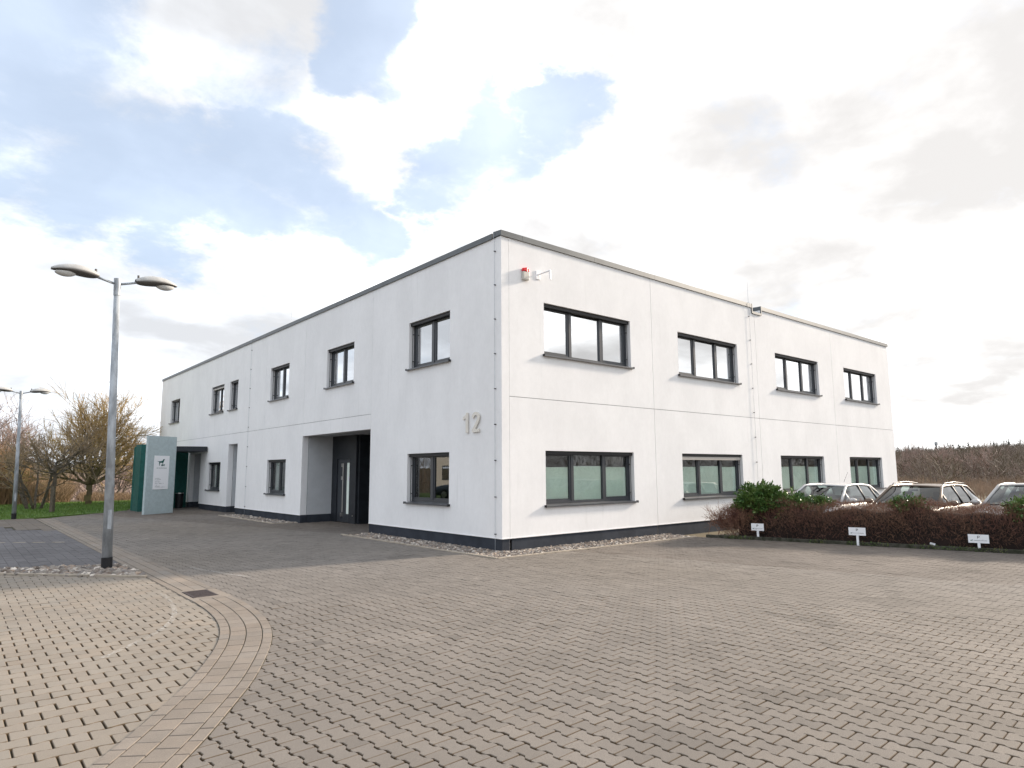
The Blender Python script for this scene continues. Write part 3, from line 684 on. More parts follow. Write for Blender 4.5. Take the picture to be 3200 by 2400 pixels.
# windows
def window(T, u0, u1, z0, z1, n, film=False, blind=0.0, curtain=False):
    fd0, fd1 = .150, .215
    f = MB(); ft = .065
    f.box(u0, u1, fd0, fd1, z0, z0+ft+.02, T); f.box(u0, u1, fd0, fd1, z1-ft, z1, T); f.box(u0, u0+ft, fd0, fd1, z0+ft+.02, z1-ft, T); f.box(u1-ft, u1, fd0, fd1, z0+ft+.02, z1-ft, T)
    iu = np.linspace(u0+ft, u1-ft, n+1)
    if n == 3: iu[1] = u0+ft+(u1-u0-2*ft)*.315; iu[2] = u1-ft-(u1-u0-2*ft)*.315
    for u in iu[1:-1]: f.box(u-.045, u+.045, fd0-.004, fd1, z0+ft+.02, z1-ft, T)
    win = f.build('window', 'frame', bld)
    for i in range(n):
        a = iu[i]+(.045 if i else 0); b = iu[i+1]-(.045 if i < n-1 else 0); za, zb = z0+ft+.02, z1-ft
        if not (n == 3 and i == 1):
            c = MB(); e = .05
            c.box(a, b, fd0+.012, fd1+.002, za, za+e, T); c.box(a, b, fd0+.012, fd1+.002, zb-e, zb, T); c.box(a, a+e, fd0+.012, fd1+.002, za+e, zb-e, T); c.box(b-e, b, fd0+.012, fd1+.002, za+e, zb-e, T)
            c.build('casement', 'frame', win); a += e; b -= e; za += e; zb -= e
        p = MB(); p.box(a, b, .190, .204, za, zb, T)
        pn = p.build('pane', 'glass_low' if z0 < 3 else 'glass', win); pn.data.materials.append(MT['clear'])
        for k_, pg in enumerate(pn.data.polygons): pg.material_index = 0 if k_ == 2 else 1
        if film: MB().box(a+.005, b-.005, .208, .213, za+.005, za+(zb-za)*.74, T).build('frosted_film', 'film', win)
        if curtain: MB().box(a, b, .30, .31, za, zb, T).build('curtain', 'curtain', win)
    s_ = MB(); o = .045
    prof = [(-.075, -.030), (-.075, .0), (.15, .028), (.15, .0), (-.055, -.012), (-.055, -.030)]
    s_.poly([(q[0], q[1]) for q in prof], lambda d, u, z: T(u, d, z0+z), u0-o, u1+o)
    sill = s_.build('sill', 'sill', win)
    for u in (u0-o-.006, u1+o): MB().box(u, u+.006, -.078, .02, z0-.034, z0+.022, T).build('sill_end_cap', 'black', sill)
    bx = MB(); bx.box(u0+.004, u1-.004, .05, .145, z1-.085, z1-.004, T); bx.build('blind_box', 'black', win)
    if blind:
        nsl = max(2, int(blind/.018))
        for k in range(nsl): MB().box(u0+.03, u1-.03, .055, .135, z1-.088-.018*(k+1)+.003, z1-.088-.018*k, T).build('blind_slat', 'slat', win)
    for u in (u0+.045, u1-.045):
        MB().tube([T(u, .085, z0+.03), T(u, .085, z1-.085)], .009, 6).build('guide_rail', 'rail', win)
        for zz in (z0+.22, z1-.32): MB().box(u-.012, u+.012, .085, .15, zz, zz+.02, T).build('rail_bracket', 'rail', win)
    if n == 3:
        for q in (.30, .40, .60, .70):
            u = u0+(u1-u0)*q; MB().box(u-.012, u+.012, fd0-.006, fd0, z0+.036, z0+.052, T).build('drain_cap', 'rail', win)
    return win
for i, w in enumerate(RW):
    window(TR, *w, UB, UT, 3, curtain=False); window(TR, *w, LB, LT, 3, film=True, blind=.09 if i == 1 else 0)
for k, w in LW.items():
    window(TL, *w, UB, UT, 1 if k == 4 else 2, blind=.07 if k == 5 else 0)
    if k in (1, 3, 5): window(TL, *w, LB, LT, 2, film=False, curtain=(k != 1))
# room behind the glass, floor, roof and hidden walls
b = MB(); b.box(2.9, XE-.3, 3.0, 3.1, 0, 7.0); b.box(2.9, 3.0, 3.1, YE-.3, 0, 7.0); b.build('interior_wall', 'room', bld)
b = MB(); b.box(.24, XE-.3, .24, 2.98, 3.25, 3.5); b.box(.24, 2.88, 11.25, YE-.3, 3.25, 3.5); b.box(.24, 2.88, 2.98, 11.25, 3.25, 3.5); b.build('storey_slab', 'room', bld)
b = MB(); b.box(.24, XE-.3, .24, 2.98, -.1, .02); b.build('ground_floor', 'room', bld)
b = MB(); b.box(XE-.22, XE, .225, YE, -.1, WT); b.box(.23, XE-.23, YE-.22, YE, -.1, WT); b.build('rear_wall', 'wall', bld)
b = MB(); b.box(.23, XE-.23, .23, YE-.23, 6.55, 6.8); b.build('roof', 'coping', bld)
# coping pieces, each a folded metal cap
def cope(T, a, b, z=0.0, m='coping'):
    MB().poly([(-.035, WT-.005+z), (-.035, CT+z), (.26, CT+.02+z), (.26, WT-.005+z), (.225, WT-.005+z), (.225, WT+.012+z), (-.020, WT+.012+z), (-.020, WT-.005+z)], lambda d, u, zz: T(u, d, zz), a+.0025, b-.0025).build('coping', m, bld)
for a, b in ((-.035, .62), (.62, 3.1), (3.1, 5.6), (5.6, 8.1), (8.1, 10.80), (11.36, 13.9), (13.9, 16.4), (16.4, 18.9), (18.9, XE+.035)): cope(TR, a, b)
e = .30
while e < YE: cope(TL, e, min(e+2.52, YE+.035)); e += 2.52
b = MB()                                            # scupper notch in the parapet
b.box(10.775, 10.825, -.038, .27, 6.89, CT+.012); b.box(11.365, 11.41, -.038, .27, 6.89, CT+.012); b.box(10.825, 11.365, -.038, .27, 6.88, 6.955); b.build('scupper_flashing', 'coping', bld)
# lightning rods and down conductors with clips
def rod(x, y, z0, z1): MB().tube([(x, y, z0), (x, y, z1)], [.006, .003], 6).build('lightning_rod', 'galv', bld)
rod(.05, .24, 7.1, 7.85); rod(10.72, .05, 7.1, 7.95); rod(.05, 12.4, 7.1, 7.75); rod(21.7, .1, 7.1, 7.8); rod(.08, 20.5, 7.1, 7.7)
def conductor(T, u, step=.80, z0=.35, m='galv'):
    c = MB(); c.tube([T(u, -.03, -.05), T(u, -.03, 6.98), T(u, -.055, 7.08), T(u, -.055, 7.215), T(u, .06, 7.235)], .0038, 6); cc = c.build('down_conductor', m, bld)
    z = z0
    while z < 6.9:
        q = MB(); q.box(u-.014, u+.014, -.042, .0, z-.011, z+.011, T); q.build('clip', 'rail', cc); z += step
conductor(TL, .207); conductor(TL, 16.36); conductor(TR, 10.60)
# house number 12 in metal
def stroke(path, w):
    p = [Vector(q) for q in path]; Lp, Rp = [], []
    for i in range(len(p)):
        t = (p[min(i+1, len(p)-1)]-p[max(i-1, 0)]).normalized(); nn = Vector((-t.y, t.x))
        Lp.append(p[i]+nn*w/2); Rp.append(p[i]-nn*w/2)
    return Lp, Rp
num = empty('house_number', (0, 1.06, 2.61)); tag(num, 'brushed metal house number 12 standing off the white wall', 'number')
TN = lambda u, d, z: (d, -u, z)
one = [(.17, 0), (.255, 0), (.255, .47), (.185, .47), (.165, .425), (.06, .375), (.06, .305), (.17, .345)]
one = [(u-.40, z) for u, z in one]
MB().poly(one, TN, -.045, -.02).build('digit', 'steel_num', num)
two = [(.03, .34)]+[(.155+.112*math.cos(a), .345+.085*math.sin(a)) for a in np.linspace(math.pi*.95, -.35, 14)]+[(.225, .245), (.15, .15), (.085, .075), (.06, .04)]
Lp, Rp = stroke([(u, z) for u, z in two], .078)
bb = MB()
for i in range(len(Lp)-1): bb.poly([tuple(Lp[i]), tuple(Lp[i+1]), tuple(Rp[i+1]), tuple(Rp[i])], TN, -.045, -.02)
bb.build('digit', 'steel_num', num)
MB().poly([(.015, 0), (.285, 0), (.285, .075), (.015, .075)], TN, -.0455, -.0195).build('digit_foot', 'steel_num', num)
# alarm sounder and camera bracket
al = empty('alarm_sounder', (.70, 0, 6.14)); tag(al, 'beige alarm sounder with a red beacon cap on the wall', 'alarm')
MB().box(-.095, .095, -.085, -.001, 0, .20).build('housing', 'beige', al, bevel=.02)
MB().grid(lambda u, v: (-.097+.194*v, -.045-.048*math.sin(math.pi*v)-.0*u, .205+.085*u*(1-.25*(2*v-1)**2)), 6, 10).build('beacon_back', 'red', al)
MB().box(-.093, .093, -.088, -.001, .203, .285).build('beacon', 'red', al, bevel=.025)
ca = empty('camera_bracket', (1.15, 0, 6.33)); tag(ca, 'bare white wall bracket beside the red alarm beacon', 'bracket')
MB().box(-.09, .04, -.02, 0, -.09, .12).build('wall_plate', 'white', ca, bevel=.006)
MB().tube([(-.04, -.02, .02), (.12, -.26, .10)], .018, 8).build('arm', 'white', ca)
MB().tube([(.12, -.26, .115), (.135, -.27, -.12)], [.024, .020], 8).build('drop_arm', 'white', ca)

# ------------------------------------------------------------------ street lamps
def head(root, sgn):
    # luminaire: local axis along x, grows outward; arms rise slightly
    arm = MB().tube([(sgn*.05, 0, 5.20), (sgn*.36, 0, 5.285)], .022, 10).build('arm', 'galv', root, smooth=True)
    x0, x1 = .30, 1.03; zb = 5.29
    def top(u, v):
        x = x0+(x1-x0)*u; pr = math.sin(math.pi*min(1, (u*.93+.045)))**.55; hw = .160*pr*(1-.10*u); th = .142*(math.sin(math.pi*(u*.90+.06))**.6)*(1-.18*u)
        a = math.pi*v; return (sgn*x, hw*math.cos(a), zb+.045*math.sin(u*2.2)-.02*u+th*math.sin(a))
    MB().grid(top, 18, 12).build('housing', 'lamp', root, smooth=True, thick=.008)
    def bot(u, v):
        x = x0+(x1-x0)*u; pr = math.sin(math.pi*min(1, (u*.93+.045)))**.55; hw = .158*pr*(1-.10*u); th = .072*math.sin(math.pi*min(1, u*1.0+.0))**.5*(1.3-1.1*u)
        a = math.pi*v; return (sgn*x, hw*math.cos(a), zb+.045*math.sin(u*2.2)-.02*u-th*math.sin(a))
    MB().grid(bot, 18, 12).build('underside', 'lampdark', root, smooth=True, thick=.006)
    def lens(u, v):
        x = .66+.31*u; hw = .10*math.sin(math.pi*(.06+.88*u))**.5; a = math.pi*v; return (sgn*x, hw*math.cos(a), zb-.005-.085*math.sin(a)*math.sin(math.pi*(.06+.88*u))**.5)
    MB().grid(lens, 12, 10).build('lens', 'lens', root, smooth=True)
    MB().tube([(sgn*.35, 0, 5.37), (sgn*.35, 0, 5.42)], .02, 8).build('photocell', 'lampdark', root)
def street_lamp(loc, lean, label, s=1.0, rz=0):
    root = empty('street_lamp', loc, (0, 0, 0)); tag(root, label, 'street lamp', 'twin headed street lamps')
    MB().tube([(0, 0, .22), (0, 0, 2.6), (0, 0, 5.02)], [.083, .066, .050], 20).build('pole', 'galv', root, smooth=True)
    MB().tube([(0, 0, -.1), (0, 0, .225)], .090, 20).build('pole_foot', 'black', root, smooth=False)
    MB().tube([(0, 0, 4.98), (0, 0, 5.30)], .058, 18).build('spigot', 'galv', root, smooth=False)
    MB().box(-.03, .03, -.088, -.05, .72, 1.05).build('access_door', 'galv', root)
    for s_ in (-1, 1): head(root, s_)
    root.rotation_euler = (lean[0], lean[1], rz); root.scale = (s, s, s)
    return root
street_lamp((-6.949, 2.70, 0), (0, -.031, 0), 'tall galvanised lamp with two heads standing in the pebble bed', 1.008, rad(4))
street_lamp((-7.21, 20.75, 0), (0, -.025, 0), 'smaller looking far lamp with two heads at the lawn edge', .93, rad(4))

# ------------------------------------------------------------------ monolith sign, green shelter, bin
A_, B_ = np.array([-2.97, 19.73]), np.array([-1.70, 20.44]); d_ = B_-A_; LnS = float(np.hypot(*d_)); aS = math.atan2(d_[1], d_[0])
mono = empty('sign_monolith', (A_[0], A_[1], 0), (0, 0, aS)); tag(mono, 'tall grey sign slab with a white board and green dog logo', 'sign')
MB().box(0, LnS, 0, .11, -.1, 3.27).build('slab', 'mono', mono, bevel=.006)
bd = MB().box(.34, 1.10, -.022, -.002, 1.02, 2.44).build('board', 'white', mono)
TB = lambda u, d, z: (u, d, z)
dog = [(0, .30), (.03, .315), (.10, .285), (.16, .30), (.30, .305), (.40, .335), (.455, .40), (.475, .44), (.51, .455), (.545, .44), (.60, .415), (.60, .39), (.545, .375), (.53, .33), (.515, .26), (.49, .215), (.465, .19),
       (.46, .10), (.47, .0), (.43, .0), (.425, .10), (.41, .185), (.33, .19), (.25, .20), (.215, .15), (.20, .09), (.195, .03), (.20, .0), (.155, .0), (.155, .08), (.14, .15), (.155, .20), (.13, .25), (.09, .26)]
cat = [(.27, .10), (.33, .13), (.42, .135), (.50, .12), (.53, .15), (.555, .125), (.585, .15), (.59, .10), (.57, .07), (.555, .0), (.535, .0), (.53, .06), (.44, .05), (.40, 0), (.38, .0), (.385, .05), (.345, .04), (.325, .0), (.305, .0), (.32, .07)]
MB().poly([(.49+u*.62, 2.02+z*.62) for u, z in dog], TB, -.026, -.021).build('dog_emblem', 'greenprint', bd)
MB().poly([(.50+u*.62, 1.995+z*.55) for u, z in cat], TB, -.029, -.0262).build('cat_emblem', 'greenprint', bd)
def textrow(u0, u1, z, h, words, seed, par, TT=TB, d=-.0245, bold=False):
    r_ = random.Random(seed); b = MB(); u = u0
    while u < u1:
        w = r_.uniform(.010, .022)*(h/.02); g = .004*(h/.02)
        if r_.random() < words: u += .014*(h/.02); continue
        b.box(u, min(u+w, u1), d, -.0215 if d > -.03 else d+.003, z, z+h*(1 if r_.random() < .7 else .72), TT); u += w+g
    b.build('text_line', 'greyprint', par)
textrow(.46, .98, 1.90, .032, 0.02, 1, bd)
for i, (z, w) in enumerate([(1.475, .22), (1.43, .30), (1.365, .20), (1.32, .26), (1.255, .42), (1.19, .10), (1.145, .24), (1.105, .52)]): textrow(.44, .44+w, z, .020, .16, 10+i, bd)
sh = empty('entrance_shelter', (-2.75, 23.5, 0)); tag(sh, 'dark green walled shelter with a black canopy behind the sign slab', 'shelter')
def sbox(x0, x1, y0, y1, z0, z1, n, m, bevel=0): return MB().box(x0+2.75, x1+2.75, y0-23.5, y1-23.5, z0, z1).build(n, m, sh, bevel=bevel)
sbox(-2.70, -2.46, 22.38, 23.50, -.1, 3.0, 'side_wall', 'green')
rwl = MB().box(0, 3.04, 0, .12, -.1, 2.92).build('rear_wall', 'green', sh); rwl.location = (.06, .02, 0); rwl.rotation_euler[2] = math.atan2(1.49, 2.66)
cn = MB()
pf = [(x, -.9*math.sin((x+2.30)/2.26*1.55)) for x in np.linspace(-2.30, -.04, 14)]
outl = [(x, 22.75+q) for x, q in pf]+[(-.04, 24.85), (-2.30, 23.60)]
n = len(outl); cn.v = [(x+2.75, y-23.5, 2.70) for x, y in outl]+[(x+2.75, y-23.5, 2.93) for x, y in outl]; cn.f = [tuple(range(n))[::-1], tuple(range(n, 2*n))]+[(i, (i+1) % n, n+(i+1) % n, n+i) for i in range(n)]
cn.build('canopy', 'dark', sh)
MB().tube([(.43, -.75, 2.80), (.95, -.85, 2.80)], .05, 12).build('gutter_tube', 'steel', sh)
MB().tube([(.46, -.60, -.05), (.46, -.60, 2.7)], .035, 10).build('downpipe', 'green', sh)
bin_ = empty('waste_bin', (-.50, 24.42, 0)); tag(bin_, 'small black waste bin with a steel rim by the green wall', 'bin')
MB().tube([(0, 0, .0), (0, 0, .70)], [.16, .185], 20).build('bin_body', 'black', bin_, smooth=False); MB().tube([(0, 0, .70), (0, 0, .735)], .19, 20).build('bin_rim', 'steel', bin_)
ash = empty('wall_ashtray', (-1.10, 24.22, 1.18)); tag(ash, 'round steel wall ashtray on the dark green wall', 'ashtray')
MB().tube([(0, -.07, 0), (0, -.07, .33)], .085, 16).build('drum', 'steel', ash); MB().box(-.02, .02, -.02, .03, .1, .2).build('bracket', 'black', ash)

# ------------------------------------------------------------------ parking signs
for i, (x, y, ztop, w, lab) in enumerate([(6.22, -2.50, .395, .30, 'small white parking sign below the green laurel bush'), (6.70, -4.66, .40, .345, 'small white parking sign in front of the middle of the hedge'), (7.40, -6.80, .345, .36, 'small white parking sign nearest the right picture edge')]):
    sg = empty('parking_sign', (x-.12, y, .0)); sg.rotation_euler[2] = math.atan2(-13.1+1.28, 8.9-5.72)+rad(0)
    tag(sg, lab, 'parking sign', 'parking signs along the hedge')
    TP = lambda u, d, z: (u, d, z)
    MB().box(-.025, .025, -.012, .012, -.05, ztop-.14).build('post', 'white', sg)
    pl = MB().box(-w/2, w/2, -.018, -.012, ztop-.175, ztop).build('plate', 'white', sg)
    k = .05; z = ztop-.062
    b = MB(); b.box(-.019, -.011, -.0205, -.0182, z-.02, z+.035); b.box(-.011, .012, -.0205, -.0182, z+.027, z+.035); b.box(-.011, .012, -.0205, -.0182, z+.001, z+.009); b.box(.012, .020, -.0205, -.0182, z+.005, z+.031); b.build('letter_p', 'black', pl)
    MB().poly([(-w*.42+u*.085, ztop-.145+zz*.085) for u, zz in dog], TP, -.0205, -.0182).build('dog_emblem', 'greenprint', pl)
    textrow(-w*.42+.062, w*.40, ztop-.128, .012, .05, 70+i, pl, d=-.0205)

# ------------------------------------------------------------------ parked cars
cg = glassmat('car_glass', (0.26, 0.31, 0.32), 1.50, 0.03)
def paint(name, c, metal=0.0, rough=.40): 
    m = mat(name, c, rough, metal=metal, spec=.5); m.node_tree.nodes['Principled BSDF'].inputs['Coat Weight'].default_value = .15; return m
def car(loc, label, paintm, Lh=2.15, H=1.45, estate=False, rails=False, wscale=1.0):
    root = empty('parked_car', loc, (0, 0, math.pi)); tag(root, label, 'car', 'cars parked behind the hedge')
    W = .89*wscale; k = H/1.45
    st = [(Lh, .55, .62), (Lh-.06, .70, .70), (Lh-.25, .82, .78), (Lh-.6, .87, .86), (1.05, .885, .925), (.6, .89, .93), (0, .89, .93), (-1.2, .89, .95), (-Lh+.35, .88, .97), (-Lh+.1, .83, .95), (-Lh, .74, .82)]
    b = MB(); secs = []
    for x, w, zt in st:
        w *= wscale; zt *= k; zb = .24 if abs(x) < Lh-.1 else .30
        half = [(0, zb), (w*.86, zb), (w*.97, zb+.10), (w, zb+.28), (w*.985, zt-.17), (w*.955, zt-.07), (w*.88, zt-.012), (w*.5, zt+.015), (0, zt+.022)]
        secs.append([(x, y, z) for y, z in half]+[(x, -y, z) for y, z in half[-2:0:-1]])
    nn = len(secs[0])
    for s_ in secs: b.v += s_
    for i in range(len(secs)-1):
        for j in range(nn): a = i*nn+j; c = i*nn+(j+1) % nn; b.f.append((a, c, c+nn, a+nn))
    b.f.append(tuple(range(nn))); b.f.append(tuple(range((len(secs)-1)*nn, len(secs)*nn))[::-1])
    body = b.build('body', paintm, root, smooth=True)
    zb = .945*k; zr = H; bw, tw = .775*wscale, .585*wscale
    xw0, xw1 = 1.02, .28; xr1 = -1.75 if estate else -1.35; xr0 = -Lh+.12
    def bil(p00, p10, p01, p11, bulge):
        p00, p10, p01, p11 = map(Vector, (p00, p10, p01, p11)); bulge = Vector(bulge)
        return lambda u, v: p00*(1-u)*(1-v)+p10*u*(1-v)+p01*(1-u)*v+p11*u*v+bulge*(1-(2*v-1)**2)*(.6+.4*math.sin(math.pi*u))
    MB().grid(bil((xw0, -bw, zb), (xw1, -tw, zr-.065), (xw0, bw, zb), (xw1, tw, zr-.065), (.13, 0, .035)), 8, 12).build('windscreen', cg, root, smooth=True)
    MB().grid(bil((xr0, -bw*.93, zb), (xr1, -tw*.95, zr-.085), (xr0, bw*.93, zb), (xr1, tw*.95, zr-.085), (-.10, 0, .03)), 6, 10).build('rear_window', cg, root, smooth=True)
    def rf(u, v):
        x = xw1+(xr1-xw1)*u; y = (-1+2*v)*(tw+.015)*(1-.05*u); return (x+(.13*(1-u)-.10*u)*(1-(2*v-1)**2), y, zr-.065+.065*math.sin(math.pi*(.12+.80*u))**.8*1.0-.022*(2*v-1)**2+.012*(1-(2*v-1)**2)-.02*u)
    roof = MB().grid(rf, 14, 12).build('roof', paintm, root, smooth=True, thick=.03)
    for s_ in (-1, 1):
        def edge(u): x = xw1+(xr1-xw1)*u; return Vector((x, s_*(tw+.015)*(1-.05*u), zr-.087+.065*math.sin(math.pi*(.12+.80*u))**.8-.02*u))
        rail_pts = [Vector((xw0+.02, s_*bw, zb-.02)), Vector((xw0*.62+xw1*.38, s_*(bw*.62+tw*.38), zb*.60+zr*.40-.03))]+[edge(u) for u in np.linspace(0, 1, 9)]+[Vector((xr0*.5+xr1*.5, s_*(bw*.93+tw*.95)/2, (zb+zr-.085)/2+.03)), Vector((xr0, s_*bw*.93, zb-.02))]
        MB().tube(rail_pts, .036, 8).build('roof_pillar', paintm, root, smooth=True)
        cuts = [.62, -.38, -1.28]+([xr0+.12] if estate else [-Lh+.45])
        def side(x, t):
            top = edge(min(1, max(0, (x-xw1)/(xr1-xw1))))
            if x > xw1: f_ = (x-xw1)/(xw0-xw1); top = Vector((x, s_*(tw+(bw-tw)*f_), zr-.075+(zb-zr+.075)*f_))
            if x < xr1: f_ = (xr1-x)/(xr1-xr0); top = Vector((x, s_*(tw*.95+(bw*.93-tw*.95)*f_), zr-.09+(zb-zr+.09)*f_))
            bot = Vector((x, s_*(bw+.045), zb-.01)); return bot.lerp(top, t)
        ends = [(xw0-.06, .60), (.52, -.42), (-.47, -1.22), (-1.30, xr0+.10)]
        for (a, c) in ends[(0 if True else 1):]:
            MB().grid(lambda u, v, a=a, c=c: side(a+(c-a)*u, .02+.95*v)+Vector((0, s_*.012*math.sin(math.pi*v), 0)), 8, 4).build('side_window', cg, root, smooth=True)
        for xx in (.56, -.445, -1.26): MB().tube([side(xx, -.02), side(xx, .98)], .032, 6).build('door_pillar', 'black' if xx < 0 else paintm, root, smooth=True)
        mir = MB().grid(lambda u, v: (.80+.085*math.cos(math.pi*(u-.5))*math.cos(6.2832*v)-.02, s_*(.985*wscale+.10*math.sin(math.pi*(u-.5))), .985*k+.075*math.cos(math.pi*(u-.5))*math.sin(6.2832*v)), 8, 12).build('door_mirror', paintm, root, smooth=True)
        MB().box(.715, .722, s_*.985*wscale-.075, s_*.985*wscale+.075, .985*k-.05, .985*k+.05).build('mirror_glass', 'steel', mir)
        MB().grid(lambda u, v: (Lh-.14+.10*math.cos(math.pi*(u-.5))*math.cos(6.2832*v), s_*(.60*wscale+.17*math.sin(math.pi*(u-.5))), .665*k+.055*math.cos(math.pi*(u-.5))*math.sin(6.2832*v)), 8, 12).build('headlight', 'lens', root, smooth=True)
        if rails: MB().tube([edge(.04)+Vector((0, 0, .02)), edge(.10)+Vector((0, 0, .075)), edge(.5)+Vector((0, 0, .085)), edge(.92)+Vector((0, 0, .075)), edge(.98)+Vector((0, 0, .02))], .012, 8).build('roof_rail', 'sill', root, smooth=True)
        for xx in (1.32, -1.30):
            wh = MB(); wh.tube([(xx, s_*.70, .31), (xx, s_*.72, .31), (xx, s_*.87, .31), (xx, s_*.90, .31)], [.27, .315, .315, .28], 24); ty = wh.build('wheel', 'rubber', root, smooth=False)
            MB().tube([(xx, s_*.885, .31), (xx, s_*.905, .31)], [.215, .20], 20).build('rim', 'steel', ty)
    MB().box(-1.9, 1.0, -.70*wscale, .70*wscale, .5, .80*k).build('cabin_floor', 'black', root)
    MB().box(.72, 1.0, -.70*wscale, .70*wscale, .80*k, .955*k).build('dashboard', 'black', root)
    for yy in (-.36, .36):
        MB().box(-.28, -.10, yy-.23, yy+.23, .55, 1.06*k).build('front_seat', 'rubber', root, bevel=.05); MB().box(-.26, -.16, yy-.12, yy+.12, 1.09*k, 1.24*k).build('headrest', 'rubber', root, bevel=.035)
    MB().box(-1.25, -1.05, -.62, .62, .55, 1.05*k).build('rear_seat', 'rubber', root, bevel=.05)
    MB().box(.42, .46, -.10, .10, zr-.17, zr-.105).build('rear_view_mirror', 'black', root)
    MB().box(Lh-.02, Lh+.012, -.26, .26, .44, .55).build('number_plate', 'white', root)
    MB().box(Lh-.06, Lh+.008, -.42, .42, .585, .655*k).build('grille', 'black', root)
    return root
c1 = car((10.30, -2.42, -.06), 'white hatchback parked closest to the building behind the hedge', paint('white_paint', (.50, .50, .50)), 2.0, 1.355, wscale=.98)
c2 = car((10.40, -4.74, -.06), 'bronze estate car with roof rails parked between two other cars', paint('bronze_paint', (.12, .085, .06), .2, .42), 2.3, 1.365, True, True, 1.0)
c3 = car((10.62, -7.12, -.06), 'silver white car cut off by the right picture edge', paint('silver_paint', (.40, .39, .38), .1), 2.15, 1.415, wscale=1.02)
MB().tube([(-.75, 0.1, 1.40), (-1.05, .1, 1.68)], [.006, .003], 6).build('aerial', 'black', c1)
MB().tube([(-1.3, 0, 1.42), (-1.36, 0, 1.50)], [.012, .006], 6).build('aerial', 'black', c2)
MB().poly([(0, 0), (.05, 0), (.06, .05), (.045, .10), (.03, .13), (.01, .10), (-.005, .05)], lambda u, d, z: (.52+d, .02+u, 1.16+z), 0, .01).build('mirror_pendant', 'white', c3)
# two further cars stand in the row, seen in the window reflections
c4 = car((10.9, -9.5, -.06), 'dark grey estate car beyond the right picture edge', paint('grey_paint', (.07, .075, .08), .2), 2.3, 1.46, True, True)

nb_ = empty('neighbour_building', (-30, 31, 0)); tag(nb_, 'pale low neighbouring building mirrored in the left face windows', 'building')
MB().box(-5, 5, -10, 10, -.1, 5.2).build('wall', 'beige', nb_); MB().box(-5.3, 5.3, -10.3, 10.3, 5.2, 5.5).build('roof', 'coping', nb_)
for yy in (-8, -5, -2, 1, 4, 7):
    for zz in (.9, 3.2): wq = MB().box(4.95, 5.03, yy, yy+1.6, zz, zz+1.3).build('window', 'frame', nb_); MB().box(5.031, 5.04, yy+.1, yy+1.5, zz+.1, zz+1.2).build('pane', 'glass', wq)
c5 = car((-15.5, 22.6, -.05), 'blue grey estate car beyond the left picture edge', paint('blue_paint', (.10, .13, .17), .2), 2.3, 1.46, True)
c5.rotation_euler[2] = rad(70)
# litter
tag(MB().poly([(0, 0), (.05, -.01), (.075, .03), (.05, .055), (.01, .04)], lambda u, d, z: (6.78+d+u*.1, -3.42-u, .50+z), 0, .012).build('plastic_scrap', 'pink'), 'small pink scrap caught in the brown hedge', 'litter')
tag(MB().poly([(0, 0), (.10, -.02), (.11, .02), (.01, .045)], lambda u, d, z: (7.16+d, -5.92-u, .085+z), 0, .01).build('paper_scrap', 'white'), 'crumpled white paper scrap lying at the hedge foot', 'litter')

# ------------------------------------------------------------------ vegetation helpers
def strokes(P0, P1, w0, w1, bend=0.0, r_=rng, sides=3):
    """tapered three sided twigs from P0 to P1"""
    P0 = np.asarray(P0, float); P1 = np.asarray(P1, float); n = len(P0)
    t = P1-P0; t /= np.linalg.norm(t, axis=1)[:, None]+1e-9
    a = np.where(np.abs(t[:, 2:]) < .9, np.array([[0, 0, 1.]]), np.array([[1., 0, 0]]))
    e1 = np.cross(t, a); e1 /= np.linalg.norm(e1, axis=1)[:, None]; e2 = np.cross(t, e1)
    w0 = np.broadcast_to(np.asarray(w0, float), (n,)); w1 = np.broadcast_to(np.asarray(w1, float), (n,))
    V = np.zeros((n, 6, 3)); ph = r_.uniform(0, 6.28, n)
    for k in range(3):
        c = np.cos(ph+2.094*k)[:, None]*e1+np.sin(ph+2.094*k)[:, None]*e2
        V[:, k] = P0+c*w0[:, None]; V[:, 3+k] = P1+c*w1[:, None]
    f = np.array([[0, 1, 4, 3], [1, 2, 5, 4], [2, 0, 3, 5]])
    return V.reshape(-1, 3), (f[None]+6*np.arange(n)[:, None, None]).ravel(), np.full(3*n, 4)
def strokes_obj(name, P0, P1, w0, w1, m, parent=None, r_=rng):
    V, L, Z = strokes(P0, P1, w0, w1, r_=r_); return np_mesh(name, V, L, Z, m, parent)
def ribbons_obj(name, P0, P1, w0, w1, m, r_):
    """far twigs, many hundred to a crown"""
    n = len(P0); t = P1-P0; e = np.cross(t, r_.normal(0, 1, (n, 3))); e /= np.linalg.norm(e, axis=1)[:, None]+1e-9
    V = np.stack([P0-e*w0[:, None], P0+e*w0[:, None], P1+e*w1[:, None], P1-e*w1[:, None]], 1).reshape(-1, 3)
    return np_mesh(name, V, np.arange(4*n), np.full(n, 4), m)
def leaves(C, D, ln, wd, r_, up=.3):
    """folded leaf: two triangles-pairs about a midrib"""
    n = len(C); D = D/np.linalg.norm(D, axis=1)[:, None]
    s = np.cross(D, r_.normal(0, 1, (n, 3))+np.array([0, 0, 1.2])); s /= np.linalg.norm(s, axis=1)[:, None]+1e-9; u = np.cross(s, D)
    ln = np.asarray(ln)[:, None]; wd = np.asarray(wd)[:, None]
    V = np.stack([C, C+D*ln*.45+s*wd+u*wd*.35, C+D*ln, C+D*ln*.45-s*wd+u*wd*.35, C+D*ln*.5], 1)
    f = np.array([[0, 1, 4], [1, 2, 4], [2, 3, 4], [3, 0, 4]])
    return V.reshape(-1, 3), (f[None]+5*np.arange(n)[:, None, None]).ravel(), np.full(4*n, 3)
